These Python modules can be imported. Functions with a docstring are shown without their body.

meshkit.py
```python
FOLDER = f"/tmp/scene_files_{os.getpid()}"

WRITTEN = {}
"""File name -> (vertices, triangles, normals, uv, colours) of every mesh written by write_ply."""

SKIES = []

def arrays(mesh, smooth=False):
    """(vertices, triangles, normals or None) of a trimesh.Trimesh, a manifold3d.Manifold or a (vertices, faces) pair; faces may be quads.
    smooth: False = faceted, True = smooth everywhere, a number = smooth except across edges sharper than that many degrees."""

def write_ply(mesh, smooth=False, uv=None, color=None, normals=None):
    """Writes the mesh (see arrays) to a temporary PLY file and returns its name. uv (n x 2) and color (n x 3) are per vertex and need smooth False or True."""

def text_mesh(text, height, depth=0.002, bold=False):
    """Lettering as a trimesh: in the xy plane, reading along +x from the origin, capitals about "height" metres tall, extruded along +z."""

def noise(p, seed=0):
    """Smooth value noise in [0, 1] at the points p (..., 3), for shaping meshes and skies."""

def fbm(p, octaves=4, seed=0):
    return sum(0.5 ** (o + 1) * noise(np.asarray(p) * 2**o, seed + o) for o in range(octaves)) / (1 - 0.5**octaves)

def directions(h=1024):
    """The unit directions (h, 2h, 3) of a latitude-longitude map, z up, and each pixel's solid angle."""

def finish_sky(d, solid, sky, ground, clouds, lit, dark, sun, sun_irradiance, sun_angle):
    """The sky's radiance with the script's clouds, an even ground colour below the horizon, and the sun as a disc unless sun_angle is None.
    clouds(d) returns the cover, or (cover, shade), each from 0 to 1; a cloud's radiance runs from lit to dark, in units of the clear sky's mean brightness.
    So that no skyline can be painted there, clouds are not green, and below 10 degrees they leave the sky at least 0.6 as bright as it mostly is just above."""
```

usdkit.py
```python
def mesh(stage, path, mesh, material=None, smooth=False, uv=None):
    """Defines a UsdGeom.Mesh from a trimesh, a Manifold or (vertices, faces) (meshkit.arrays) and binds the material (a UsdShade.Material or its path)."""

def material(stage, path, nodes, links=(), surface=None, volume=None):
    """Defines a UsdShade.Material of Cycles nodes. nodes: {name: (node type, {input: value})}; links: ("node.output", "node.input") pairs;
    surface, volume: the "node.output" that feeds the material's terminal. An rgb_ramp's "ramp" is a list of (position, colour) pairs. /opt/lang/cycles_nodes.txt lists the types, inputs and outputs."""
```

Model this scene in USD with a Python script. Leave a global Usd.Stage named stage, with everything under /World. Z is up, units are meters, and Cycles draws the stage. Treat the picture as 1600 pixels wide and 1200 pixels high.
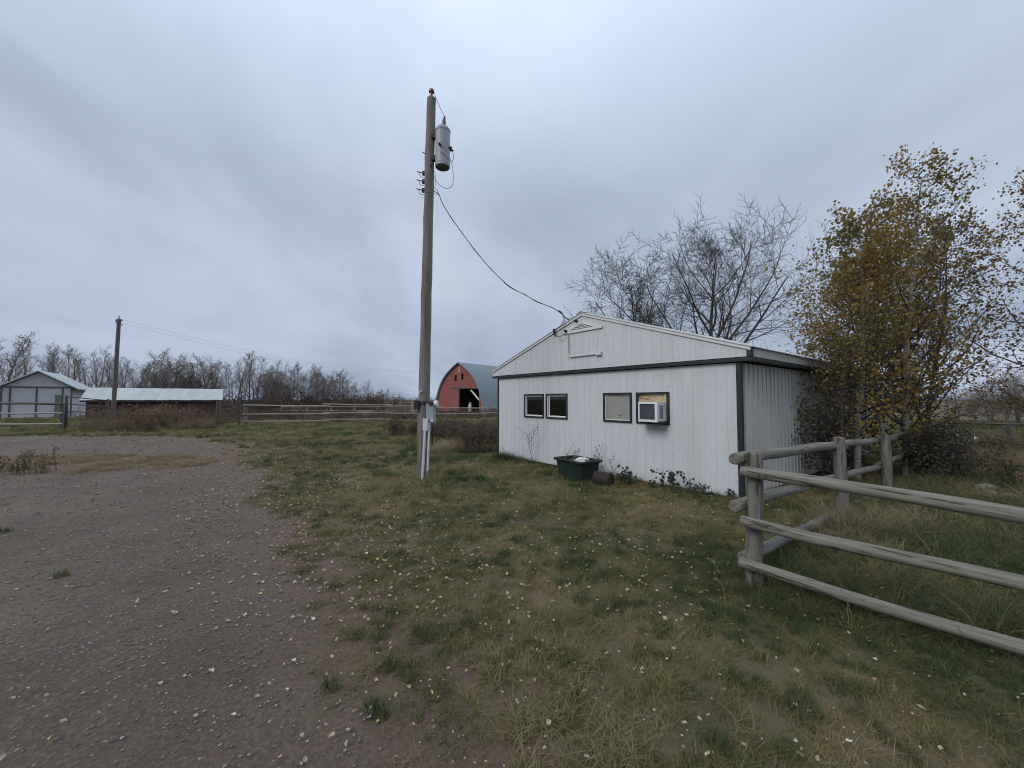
import math, random
import numpy as np
import trimesh
import shapely
from shapely.geometry import Polygon, box as sbox
from pxr import Usd, UsdGeom, UsdLux, UsdShade, Sdf, Gf, Vt
import usdkit, meshkit

random.seed(7)
RNG = np.random.default_rng(11)
stage = Usd.Stage.CreateInMemory()
UsdGeom.SetStageUpAxis(stage, 'Z')
UsdGeom.SetStageMetersPerUnit(stage, 1.0)
UsdGeom.Xform.Define(stage, '/World')
UsdGeom.Scope.Define(stage, '/World/Looks')

# ------------------------------------------------------------------ camera, sky, sun, exposure
FPX, CAMZ, PITCH = 614.0, 1.70, math.atan(24 / 614.0)
cam = UsdGeom.Camera.Define(stage, '/World/camera')
cam.CreateHorizontalApertureAttr(36.0)
cam.CreateVerticalApertureAttr(27.0)
cam.CreateFocalLengthAttr(36.0 * FPX / 1600.0)
cam.CreateExposureAttr(0.28)
cam.AddTranslateOp().Set(Gf.Vec3d(0, 0, CAMZ))
cam.AddRotateXOp().Set(90 + math.degrees(PITCH))

SUN = np.array([-0.62, -0.50, 0.60]); SUN /= np.linalg.norm(SUN)
SUN_EL, SUN_ROT = math.asin(SUN[2]), math.atan2(SUN[0], SUN[1])
sky_mat = usdkit.material(stage, '/World/Looks/overcast_sky', {
    'tc': ('texture_coordinate', {}),
    'sep': ('separate_xyz', {}),
    'zc': ('math', {'math_type': 'maximum', 'value2': 0.0}),
    'zo': ('math', {'math_type': 'add', 'value2': 0.16}),
    'px': ('math', {'math_type': 'divide'}),
    'py': ('math', {'math_type': 'divide'}),
    'pl': ('combine_xyz', {'z': 3.7}),
    'map1': ('mapping', {'scale': (0.55, 0.26, 1.0), 'rotation': (0, 0, 0.9), 'location': (1.3, 0.4, 0)}),
    'n1': ('noise_texture', {'scale': 1.0, 'detail': 6, 'roughness': 0.5, 'distortion': 0.5}),
    'r1': ('rgb_ramp', {'ramp': [(0.28, (2.75, 3.28, 4.30)), (0.45, (3.65, 4.28, 5.45)), (0.57, (4.60, 5.26, 6.45)), (0.74, (5.7, 6.3, 7.4))]}),
    'gr': ('rgb_ramp', {'ramp': [(0.0, (0.86, 0.88, 0.94)), (0.2, (0.97, 0.97, 0.98)), (0.45, (1.12, 1.12, 1.10)), (0.7, (1.75, 1.74, 1.70)), (1.0, (2.45, 2.42, 2.36))]}),
    'mu': ('mix', {'mix_type': 'multiply', 'fac': 1.0}),
    'sky': ('sky_texture', {'sky_type': 'single_scattering', 'sun_disc': False, 'sun_elevation': SUN_EL, 'sun_rotation': SUN_ROT}),
    'mx': ('mix', {'fac': 0.96}),
    'bg': ('background_shader', {'strength': 0.09}),
}, [('tc.generated', 'sep.vector'), ('sep.z', 'zc.value1'), ('zc.value', 'zo.value1'), ('sep.x', 'px.value1'), ('zo.value', 'px.value2'),
    ('sep.y', 'py.value1'), ('zo.value', 'py.value2'), ('px.value', 'pl.x'), ('py.value', 'pl.y'), ('pl.vector', 'map1.vector'),
    ('map1.vector', 'n1.vector'), ('n1.fac', 'r1.fac'), ('zc.value', 'gr.fac'), ('r1.color', 'mu.color1'), ('gr.color', 'mu.color2'),
    ('sky.color', 'mx.color1'), ('mu.color', 'mx.color2'), ('mx.color', 'bg.color')], surface='bg.background')
dome = UsdLux.DomeLight.Define(stage, '/World/sky')
dome.GetPrim().SetCustomDataByKey('kind', 'structure')
UsdShade.MaterialBindingAPI.Apply(dome.GetPrim()).Bind(sky_mat)
sun = UsdLux.DistantLight.Define(stage, '/World/sun')
sun.CreateIntensityAttr(0.36)
sun.CreateAngleAttr(25.0)
sun.CreateNormalizeAttr(True) if hasattr(sun, 'CreateNormalizeAttr') else None
sun.CreateColorAttr(Gf.Vec3f(1.0, 0.97, 0.93))
_m = Gf.Matrix4d().SetLookAt(Gf.Vec3d(*SUN.tolist()), Gf.Vec3d(0, 0, 0), Gf.Vec3d(0, 0, 1)).GetInverse()
sun.AddTransformOp().Set(_m)


# ------------------------------------------------------------------ helpers
def P(px, py, Y):
    """world point at forward distance Y that stands where the photograph's pixel (px, py) shows it"""
    c, s = math.cos(PITCH), math.sin(PITCH)
    r, u = px - 800.0, 600.0 - py
    d = np.array([r, c * FPX - s * u, s * FPX + c * u])
    return np.array([0, 0, CAMZ]) + d * (Y / d[1])


def G(px, py, z=0.0):
    d = P(px, py, 1.0) - [0, 0, CAMZ]
    return np.array([0, 0, CAMZ]) + d * ((z - CAMZ) / d[2])


def sstep(a, b, x):
    t = np.clip((np.asarray(x, float) - a) / (b - a), 0, 1)
    return t * t * (3 - 2 * t)


def n2(x, y, s, seed=0):
    x = np.asarray(x, float); y = np.asarray(y, float)
    return meshkit.noise(np.stack([x * s, y * s, np.full_like(x, 0.37)], -1), seed)


def ground_z(x, y):
    x = np.asarray(x, float); y = np.asarray(y, float)
    z = -0.012 * np.clip(y - 18, 0, 57)
    z = z - 0.16 * sstep(4.5, 9, x) * sstep(4, 8, y)
    z = z + 0.10 * (n2(x, y, 0.16, 3) - 0.5) * sstep(3, 9, np.hypot(x, y))
    return z


def gz(x, y):
    return float(ground_z(np.array([x]), np.array([y]))[0])


def numbered(path):
    if not stage.GetPrimAtPath(path):
        return path
    k = 1
    while stage.GetPrimAtPath(f'{path}_{k:03d}'):
        k += 1
    return f'{path}_{k:03d}'


def tag(prim, label=None, cat=None, group=None, kind=None):
    for k, v in (('label', label), ('category', cat), ('group', group), ('kind', kind)):
        if v:
            prim.SetCustomDataByKey(k, v)
    return prim


BASE = {}


def thing(name, label, cat, loc=(0, 0, 0), rot=0.0, group=None, scale=None, kind=None):
    x = UsdGeom.Xform.Define(stage, numbered('/World/' + name))
    x.AddTranslateOp().Set(Gf.Vec3d(*map(float, loc)))
    x.AddRotateZOp().Set(float(rot))
    if scale is not None:
        x.AddScaleOp().Set(Gf.Vec3f(*([float(scale)] * 3 if np.ndim(scale) == 0 else map(float, scale))))
    BASE[str(x.GetPath())] = np.array(loc, float)
    return tag(x.GetPrim(), label, cat, group, kind)


def part(parent, name, mesh, material, label=None, smooth=False, kind=None, matrix=None, world=False):
    p = numbered(f'{parent.GetPath()}/{name}')
    if world:
        off = np.zeros(3); q = str(parent.GetPath())
        off = BASE.get('/'.join(q.split('/')[:3]), off)
        v, f, _ = meshkit.arrays(mesh)
        mesh = (v - off, f)
    m = usdkit.mesh(stage, p, mesh, material, smooth=smooth)
    if matrix is not None:
        m.AddTransformOp().Set(Gf.Matrix4d(*np.asarray(matrix, float).T.ravel().tolist()))
    return tag(m.GetPrim(), label, None, None, kind)


def single(name, mesh, material, label, cat, group=None, kind=None, smooth=False, loc=(0, 0, 0)):
    m = usdkit.mesh(stage, numbered('/World/' + name), mesh, material, smooth=smooth)
    m.AddTranslateOp().Set(Gf.Vec3d(*map(float, loc)))
    return tag(m.GetPrim(), label, cat, group, kind)


def copy(src, loc, rot, scale=None, label=None):
    was = src.GetCustomData()
    base = src.GetName()
    if base[-4:-3] == '_' and base[-3:].isdigit():
        base = base[:-4]
    x = UsdGeom.Xform.Define(stage, numbered('/World/' + base))
    x.GetPrim().GetReferences().AddInternalReference(src.GetPath())
    x.ClearXformOpOrder()
    x.AddTranslateOp().Set(Gf.Vec3d(*map(float, loc)))
    x.AddRotateZOp().Set(float(rot))
    s = 1.0 if scale is None else scale
    x.AddScaleOp().Set(Gf.Vec3f(*([float(s)] * 3 if np.ndim(s) == 0 else map(float, s))))
    x.GetPrim().SetInstanceable(True)
    return tag(x.GetPrim(), label or was.get('label'), was.get('category'), was.get('group'))


# ---- mesh helpers
cat_ = trimesh.util.concatenate


def bx(x0, x1, y0, y1, z0, z1, ch=0.0):
    if ch > 0:
        p = sbox(x0 + ch, y0 + ch, x1 - ch, y1 - ch).buffer(ch, quad_segs=2)
        m = trimesh.creation.extrude_polygon(p, z1 - z0, engine='earcut')
        m.apply_translation([0, 0, z0])
        return m
    m = trimesh.creation.box([x1 - x0, y1 - y0, z1 - z0])
    m.apply_translation([(x0 + x1) / 2, (y0 + y1) / 2, (z0 + z1) / 2])
    return m


def ext(poly, t0, t1, plane='xz'):
    """extrude a shapely polygon; plane xz: polygon (x, z), thickness along y from t0 to t1; yz: polygon (y, z), thickness along x"""
    out = []
    for g in getattr(poly, 'geoms', [poly]):
        if g.is_empty or g.area < 1e-6 or g.geom_type != 'Polygon':
            continue
        m = trimesh.creation.extrude_polygon(g, t1 - t0, engine='earcut')
        v = m.vertices.copy()
        if plane == 'xz':
            m.vertices = np.stack([v[:, 0], t0 + v[:, 2], v[:, 1]], 1); m.invert()
        else:
            m.vertices = np.stack([t0 + v[:, 2], v[:, 0], v[:, 1]], 1)
        out.append(m)
    return cat_(out) if out else None


def tube_group(Pt, R, s, cap=False):
    Pt = np.asarray(Pt, float); R = np.asarray(R, float)
    m, n, _ = Pt.shape
    t = np.gradient(Pt, axis=1)
    t /= np.linalg.norm(t, axis=2, keepdims=True) + 1e-12
    pick = np.argmin(np.abs(t).max(1) + [0.02, 0.0, 0.01], axis=1)  # the axis each tube leans on least
    ref = np.eye(3)[pick][:, None, :]
    a = np.cross(t, np.broadcast_to(ref, t.shape))
    a /= np.linalg.norm(a, axis=2, keepdims=True) + 1e-12
    b = np.cross(t, a)
    ang = np.arange(s) * 2 * np.pi / s
    v = Pt[:, :, None] + R[:, :, None, None] * (np.cos(ang)[:, None] * a[:, :, None] + np.sin(ang)[:, None] * b[:, :, None])
    i, j = np.meshgrid(np.arange(n - 1), np.arange(s), indexing='ij')
    q = np.stack([i * s + j, i * s + (j + 1) % s, (i + 1) * s + (j + 1) % s, (i + 1) * s + j], -1).reshape(-1, 4)
    f = np.vstack([q[:, [0, 1, 2]], q[:, [0, 2, 3]]])
    if cap:
        f = np.vstack([f, [[0, k + 1, k] for k in range(1, s - 1)], [[(n - 1) * s, (n - 1) * s + k, (n - 1) * s + k + 1] for k in range(1, s - 1)]])
    f = (f[None] + (np.arange(m) * n * s)[:, None, None]).reshape(-1, 3)
    return v.reshape(-1, 3), f


def merge(parts):
    vs, fs, k = [], [], 0
    for v, f in parts:
        vs.append(v); fs.append(np.asarray(f) + k); k += len(v)
    return (np.vstack(vs), np.vstack(fs)) if vs else (np.zeros((0, 3)), np.zeros((0, 3), int))


def tubes(branches, s):
    groups = {}
    for p, r in branches:
        groups.setdefault(len(p), []).append((p, r))
    return merge([tube_group(np.array([x[0] for x in g]), np.array([x[1] for x in g]), s) for g in groups.values()])


def pipe(pts, r, s=8):
    pts = np.asarray(pts, float)
    return tube_group(pts[None], np.full((1, len(pts)), r) if np.ndim(r) == 0 else np.asarray(r)[None], s, cap=True)


def spline(pts, n):
    pts = np.asarray(pts, float)
    d = np.r_[0, np.cumsum(np.linalg.norm(np.diff(pts, axis=0), axis=1))]
    from scipy.interpolate import PchipInterpolator
    return PchipInterpolator(d, pts)(np.linspace(0, d[-1], n))


def log_mesh(L, r0, r1, seed, s=18, n=22, bend=0.012):
    """a round peeled log along +z, slightly crooked, with a chamfer at the ends"""
    rg = np.random.default_rng(seed)
    z = np.r_[0, 0.012, np.linspace(0.05, L - 0.05, n), L - 0.012, L]
    ph = rg.uniform(0, 6.28, 4)
    cx = bend * (np.sin(z / L * 3.1 + ph[0]) + 0.4 * np.sin(z * 4.1 + ph[1])); cy = bend * (np.sin(z / L * 3.9 + ph[2]) + 0.4 * np.sin(z * 3.3 + ph[3]))
    r = np.linspace(r0, r1, len(z)); r[[0, -1]] *= 0.86
    ang = np.arange(s) * 2 * np.pi / s
    V = np.zeros((len(z), s, 3))
    V[..., 2] = z[:, None]
    pts = np.stack([np.cos(ang)[None] * 1.2 + 0 * z[:, None], np.sin(ang)[None] * 1.2 + 0 * z[:, None], z[:, None] * 2.2 + 0 * ang[None]], -1)
    dn = 1 + 0.05 * (meshkit.noise(pts * [2.5, 2.5, 3.0] + 9.1, seed + 1) - 0.5) + 0.18 * (meshkit.noise(pts + seed * 3.1, seed) - 0.5)
    V[..., 0] = cx[:, None] + r[:, None] * dn * np.cos(ang); V[..., 1] = cy[:, None] + r[:, None] * dn * np.sin(ang)
    nz = len(z)
    i, j = np.meshgrid(np.arange(nz - 1), np.arange(s), indexing='ij')
    q = np.stack([i * s + j, i * s + (j + 1) % s, (i + 1) * s + (j + 1) % s, (i + 1) * s + j], -1).reshape(-1, 4)
    f = np.vstack([q[:, [0, 1, 2]], q[:, [0, 2, 3]], [[0, k + 1, k] for k in range(1, s - 1)], [[(nz - 1) * s, (nz - 1) * s + k, (nz - 1) * s + k + 1] for k in range(1, s - 1)]])
    return V.reshape(-1, 3), f


def along(a, b):
    """matrix (column convention) that takes local +z from a towards b"""
    a = np.asarray(a, float); b = np.asarray(b, float)
    z = (b - a) / np.linalg.norm(b - a)
    x = np.cross([0.31, 0.17, 0.93] if abs(z[2]) < 0.9 else [1, 0, 0], z); x /= np.linalg.norm(x)
    M = np.eye(4); M[:3, 0], M[:3, 1], M[:3, 2], M[:3, 3] = x, np.cross(z, x), z, a
    return M


# ---- materials
def mat(name, c1, c2=None, rough=0.75, scale=6.0, stretch=(1, 1, 1), world=False, bump=0.0, bscale=None, dist=0.01, detail=6,
        metallic=0.0, c3=None, s3=1.2, t3=(0.52, 0.68), stretch3=None, spec=0.4, island=None, translucent=0.0, obj_rand=None):
    c2 = c2 or c1
    nodes = {'bsdf': ('principled_bsdf', {'roughness': rough, 'metallic': metallic, 'specular_ior_level': spec}),
             'm': ('mapping', {'scale': stretch}), 'n': ('noise_texture', {'scale': scale, 'detail': detail, 'roughness': 0.6}),
             'r': ('rgb_ramp', {'ramp': [(0.32, c1), (0.68, c2)]})}
    links = [('m.vector', 'n.vector'), ('n.fac', 'r.fac')]
    if world:
        nodes['tc'] = ('geometry', {}); src = 'tc.position'
    else:
        nodes['tc'] = ('texture_coordinate', {}); src = 'tc.object'
    links.append((src, 'm.vector'))
    col = 'r.color'
    if c3 is not None:
        nodes['m3'] = ('mapping', {'scale': stretch3 or stretch, 'location': (4.1, 2.3, 7.7)})
        nodes['n3'] = ('noise_texture', {'scale': s3, 'detail': 5, 'roughness': 0.62})
        nodes['r3'] = ('rgb_ramp', {'ramp': [(t3[0], (0, 0, 0)), (t3[1], (1, 1, 1))]})
        nodes['x3'] = ('mix', {'color2': c3})
        links += [(src, 'm3.vector'), ('m3.vector', 'n3.vector'), ('n3.fac', 'r3.fac'), ('r3.color', 'x3.fac'), (col, 'x3.color1')]
        col = 'x3.color'
    if island is not None:
        nodes['geo'] = ('geometry', {})
        nodes['ri'] = ('rgb_ramp', {'ramp': island})
        nodes['xi'] = ('mix', {'mix_type': 'multiply', 'fac': 1.0})
        links += [('geo.random_per_island', 'ri.fac'), (col, 'xi.color1'), ('ri.color', 'xi.color2')]
        col = 'xi.color'
    if obj_rand is not None:
        nodes['oi'] = ('object_info', {})
        nodes['ro'] = ('rgb_ramp', {'ramp': obj_rand})
        nodes['xo'] = ('mix', {'mix_type': 'multiply', 'fac': 1.0})
        links += [('oi.random', 'ro.fac'), (col, 'xo.color1'), ('ro.color', 'xo.color2')]
        col = 'xo.color'
    links.append((col, 'bsdf.base_color'))
    if bump > 0:
        nodes['nb'] = ('noise_texture', {'scale': bscale or scale * 3, 'detail': 6, 'roughness': 0.6})
        nodes['b'] = ('bump', {'strength': bump, 'distance': dist})
        links += [('m.vector', 'nb.vector'), ('nb.fac', 'b.height'), ('b.normal', 'bsdf.normal')]
    surf = 'bsdf.BSDF'
    if translucent > 0:
        nodes['tr'] = ('translucent_bsdf', {}); nodes['mc'] = ('mix_closure', {'fac': translucent})
        links += [(col, 'tr.color'), ('bsdf.BSDF', 'mc.closure1'), ('tr.BSDF', 'mc.closure2')]
        surf = 'mc.closure'
    return usdkit.material(stage, '/World/Looks/' + name, nodes, links, surface=surf)


VAR = [(0, (0.72, 0.72, 0.72)), (1, (1.18, 1.18, 1.18))]
M = {}
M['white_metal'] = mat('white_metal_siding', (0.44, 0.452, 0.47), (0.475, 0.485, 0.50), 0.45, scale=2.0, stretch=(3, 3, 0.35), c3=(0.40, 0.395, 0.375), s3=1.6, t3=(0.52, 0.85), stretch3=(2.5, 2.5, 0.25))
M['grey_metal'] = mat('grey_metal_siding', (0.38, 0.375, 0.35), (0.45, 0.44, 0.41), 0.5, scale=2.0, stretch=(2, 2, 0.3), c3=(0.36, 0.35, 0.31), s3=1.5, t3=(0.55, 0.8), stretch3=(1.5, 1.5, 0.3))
M['green_trim'] = mat('dark_green_trim', (0.008, 0.014, 0.0135), (0.014, 0.021, 0.020), 0.5, scale=5)
M['white_trim'] = mat('white_trim', (0.48, 0.48, 0.48), (0.56, 0.56, 0.56), 0.5, scale=4, c3=(0.42, 0.41, 0.38), s3=3, t3=(0.58, 0.8))
M['roof_metal'] = mat('galvanized_roof', (0.42, 0.45, 0.46), (0.54, 0.56, 0.57), 0.45, scale=1.3, metallic=0.2, c3=(0.40, 0.38, 0.35), s3=0.8, t3=(0.55, 0.8))
M['screw'] = mat('screw_grey', (0.22, 0.22, 0.22), (0.3, 0.3, 0.3), 0.5)
M['vinyl'] = mat('window_vinyl', (0.55, 0.55, 0.54), (0.64, 0.64, 0.63), 0.45, scale=5)
M['osb'] = mat('chipboard', (0.30, 0.22, 0.13), (0.52, 0.42, 0.28), 0.85, scale=26, stretch=(1, 1, 2.2), detail=3, c3=(0.20, 0.13, 0.08), s3=5, t3=(0.55, 0.7))
M['dull_board'] = mat('film_covered_board', (0.21, 0.203, 0.187), (0.28, 0.27, 0.25), 0.35, scale=3, c3=(0.22, 0.20, 0.17), s3=5, t3=(0.55, 0.75))
M['ac_white'] = mat('ac_plastic', (0.54, 0.54, 0.55), (0.60, 0.60, 0.61), 0.45, scale=3)
M['ac_grille'] = mat('ac_grille', (0.055, 0.058, 0.075), (0.075, 0.078, 0.095), 0.6, scale=4)
M['black'] = mat('black_rubber', (0.012, 0.012, 0.013), (0.02, 0.02, 0.02), 0.6)
M['dark_inside'] = mat('dark_inside', (0.03, 0.028, 0.025), (0.05, 0.045, 0.04), 0.9)
M['wire'] = mat('wire_black', (0.02, 0.021, 0.024), (0.03, 0.03, 0.033), 0.6)
M['conduit'] = mat('conduit_pvc', (0.42, 0.43, 0.44), (0.5, 0.5, 0.5), 0.5, scale=4)
M['box_grey'] = mat('meter_box_grey', (0.20, 0.235, 0.255), (0.26, 0.29, 0.31), 0.5, scale=5)
M['tank_grey'] = mat('transformer_grey', (0.22, 0.235, 0.265), (0.29, 0.305, 0.34), 0.5, scale=3)
M['tank_under'] = mat('transformer_underside', (0.05, 0.055, 0.055), (0.08, 0.085, 0.08), 0.7, scale=3)
M['porcelain'] = mat('brown_porcelain', (0.10, 0.05, 0.035), (0.14, 0.07, 0.05), 0.25)
M['pole_wood'] = mat('weathered_pole_wood', (0.105, 0.093, 0.078), (0.20, 0.18, 0.155), 0.9, scale=5, stretch=(9, 9, 0.35), bump=0.8, bscale=5, dist=0.012, c3=(0.07, 0.06, 0.05), s3=2.5, t3=(0.52, 0.72), stretch3=(3, 3, 0.25))
M['pole_dark'] = mat('dark_pole_wood', (0.06, 0.055, 0.05), (0.11, 0.10, 0.09), 0.9, scale=5, stretch=(6, 6, 0.4))
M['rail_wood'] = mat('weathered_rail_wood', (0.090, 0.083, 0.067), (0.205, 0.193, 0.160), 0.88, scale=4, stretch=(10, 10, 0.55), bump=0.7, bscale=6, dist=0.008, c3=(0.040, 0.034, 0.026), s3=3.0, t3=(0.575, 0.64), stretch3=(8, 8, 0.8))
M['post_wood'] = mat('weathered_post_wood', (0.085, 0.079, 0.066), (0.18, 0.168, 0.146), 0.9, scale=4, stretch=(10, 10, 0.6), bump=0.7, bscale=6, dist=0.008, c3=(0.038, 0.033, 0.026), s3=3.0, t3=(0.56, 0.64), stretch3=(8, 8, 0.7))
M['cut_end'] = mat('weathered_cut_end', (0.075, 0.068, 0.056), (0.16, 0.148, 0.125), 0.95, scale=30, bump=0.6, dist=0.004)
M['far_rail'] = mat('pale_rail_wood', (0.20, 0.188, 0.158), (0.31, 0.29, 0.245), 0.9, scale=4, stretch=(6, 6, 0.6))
M['dark_pipe'] = mat('dark_steel_pipe', (0.045, 0.043, 0.042), (0.08, 0.07, 0.065), 0.6, scale=6)
M['red_barn'] = mat('red_barn_boards', (0.165, 0.050, 0.042), (0.245, 0.082, 0.070), 0.85, scale=2.4, stretch=(4, 4, 0.16), c3=(0.16, 0.10, 0.085), s3=1.6, t3=(0.54, 0.75), stretch3=(2, 2, 0.3))
M['barn_roof'] = mat('barn_shingles', (0.150, 0.188, 0.205), (0.19, 0.228, 0.243), 0.85, scale=1.5, stretch=(1, 0.6, 4))
M['pale_wood'] = mat('pale_bare_wood', (0.40, 0.36, 0.30), (0.5, 0.46, 0.4), 0.85, scale=6)
M['red_shed'] = mat('faded_red_shed', (0.068, 0.036, 0.028), (0.105, 0.058, 0.044), 0.9, scale=2.5, stretch=(4, 4, 0.3), c3=(0.09, 0.065, 0.05), s3=1.2, t3=(0.5, 0.7))
M['shed_roof'] = mat('pale_sheet_roof', (0.31, 0.34, 0.34), (0.40, 0.43, 0.425), 0.5, scale=1.2, stretch=(1.5, 0.4, 0.4), c3=(0.33, 0.33, 0.31), s3=0.9, t3=(0.55, 0.75))
M['garage_wall'] = mat('garage_white', (0.36, 0.36, 0.375), (0.42, 0.42, 0.435), 0.6, scale=1, stretch=(1, 1, 0.4))
M['garage_trim'] = mat('garage_dark_trim', (0.05, 0.055, 0.06), (0.075, 0.08, 0.085), 0.6)
M['garage_green'] = mat('garage_green_door', (0.10, 0.115, 0.095), (0.13, 0.145, 0.12), 0.7)
M['tub'] = mat('dark_green_plastic', (0.005, 0.012, 0.010), (0.010, 0.021, 0.017), 0.55, scale=4, c3=(0.035, 0.036, 0.03), s3=5, t3=(0.58, 0.8))
M['soil'] = mat('dark_soil', (0.035, 0.028, 0.02), (0.08, 0.065, 0.048), 0.95, scale=14, bump=1, bscale=30, dist=0.02)
M['white_plastic'] = mat('white_plastic', (0.52, 0.52, 0.52), (0.60, 0.60, 0.59), 0.5)
M['bark_log'] = mat('dark_bark', (0.014, 0.010, 0.008), (0.034, 0.024, 0.019), 0.85, scale=10, stretch=(4, 4, 1), bump=0.8, dist=0.02)
M['log_end'] = mat('log_end_grain', (0.022, 0.014, 0.011), (0.038, 0.024, 0.019), 0.85, scale=10)
M['aspen_bark'] = mat('pale_aspen_bark', (0.24, 0.23, 0.195), (0.34, 0.33, 0.285), 0.85, scale=5, stretch=(2, 2, 3), c3=(0.06, 0.055, 0.05), s3=7, t3=(0.56, 0.66), stretch3=(0.6, 0.6, 1.8), bump=0.4, dist=0.01)
M['dark_bark'] = mat('grey_brown_bark', (0.045, 0.039, 0.035), (0.08, 0.072, 0.066), 0.9, scale=8, stretch=(3, 3, 0.7), bump=0.5, dist=0.02)
M['twig'] = mat('dark_twigs', (0.035, 0.029, 0.027), (0.06, 0.05, 0.046), 0.9, scale=3)
M['far_twig'] = mat('grey_far_twigs', (0.105, 0.092, 0.084), (0.165, 0.147, 0.135), 0.9, scale=0.5)
M['far_twig_brown'] = mat('brown_far_twigs', (0.11, 0.090, 0.074), (0.165, 0.135, 0.112), 0.9, scale=0.5)
LEAF = [(0, (0.62, 0.55, 0.5)), (0.35, (0.95, 0.95, 0.9)), (0.6, (1.0, 1.05, 0.95)), (0.8, (1.25, 1.3, 1.0)), (1, (0.9, 1.4, 0.9))]
M['leaf_orange'] = mat('autumn_leaves_orange', (0.25, 0.150, 0.032), (0.38, 0.275, 0.055), 0.6, scale=0.9, world=True, island=LEAF, translucent=0.35, detail=3, c3=(0.185, 0.180, 0.050), s3=0.8, t3=(0.47, 0.58))
M['leaf_olive'] = mat('autumn_leaves_olive', (0.17, 0.105, 0.038), (0.25, 0.165, 0.05), 0.6, scale=0.9, world=True, island=LEAF, translucent=0.35, detail=3, c3=(0.12, 0.085, 0.045), s3=0.8, t3=(0.5, 0.66))
M['leaf_dark'] = mat('dark_shrub_leaves', (0.052, 0.048, 0.032), (0.098, 0.086, 0.058), 0.65, scale=2, world=True, island=VAR, translucent=0.2)
M['leaf_far'] = mat('brown_far_leaves', (0.10, 0.070, 0.042), (0.155, 0.115, 0.07), 0.8, scale=0.6, world=True, island=VAR, translucent=0.25)
M['weed_brown'] = mat('brown_weeds', (0.17, 0.115, 0.075), (0.28, 0.20, 0.132), 0.9, scale=1.5, world=True, island=VAR, translucent=0.2)
M['weed_red'] = mat('russet_weeds', (0.100, 0.068, 0.050), (0.170, 0.122, 0.088), 0.9, scale=1.5, world=True, island=VAR, translucent=0.2)
M['weed_tan'] = mat('tan_weeds', (0.25, 0.19, 0.10), (0.36, 0.285, 0.165), 0.9, scale=1.5, world=True, island=VAR, translucent=0.25)
M['weed_green'] = mat('dark_green_weeds', (0.035, 0.050, 0.025), (0.065, 0.080, 0.042), 0.8, scale=3, world=True, island=VAR, translucent=0.25)
M['stone'] = mat('pale_field_stone', (0.26, 0.25, 0.23), (0.42, 0.40, 0.37), 0.9, scale=5, bump=0.6, dist=0.03)


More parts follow.
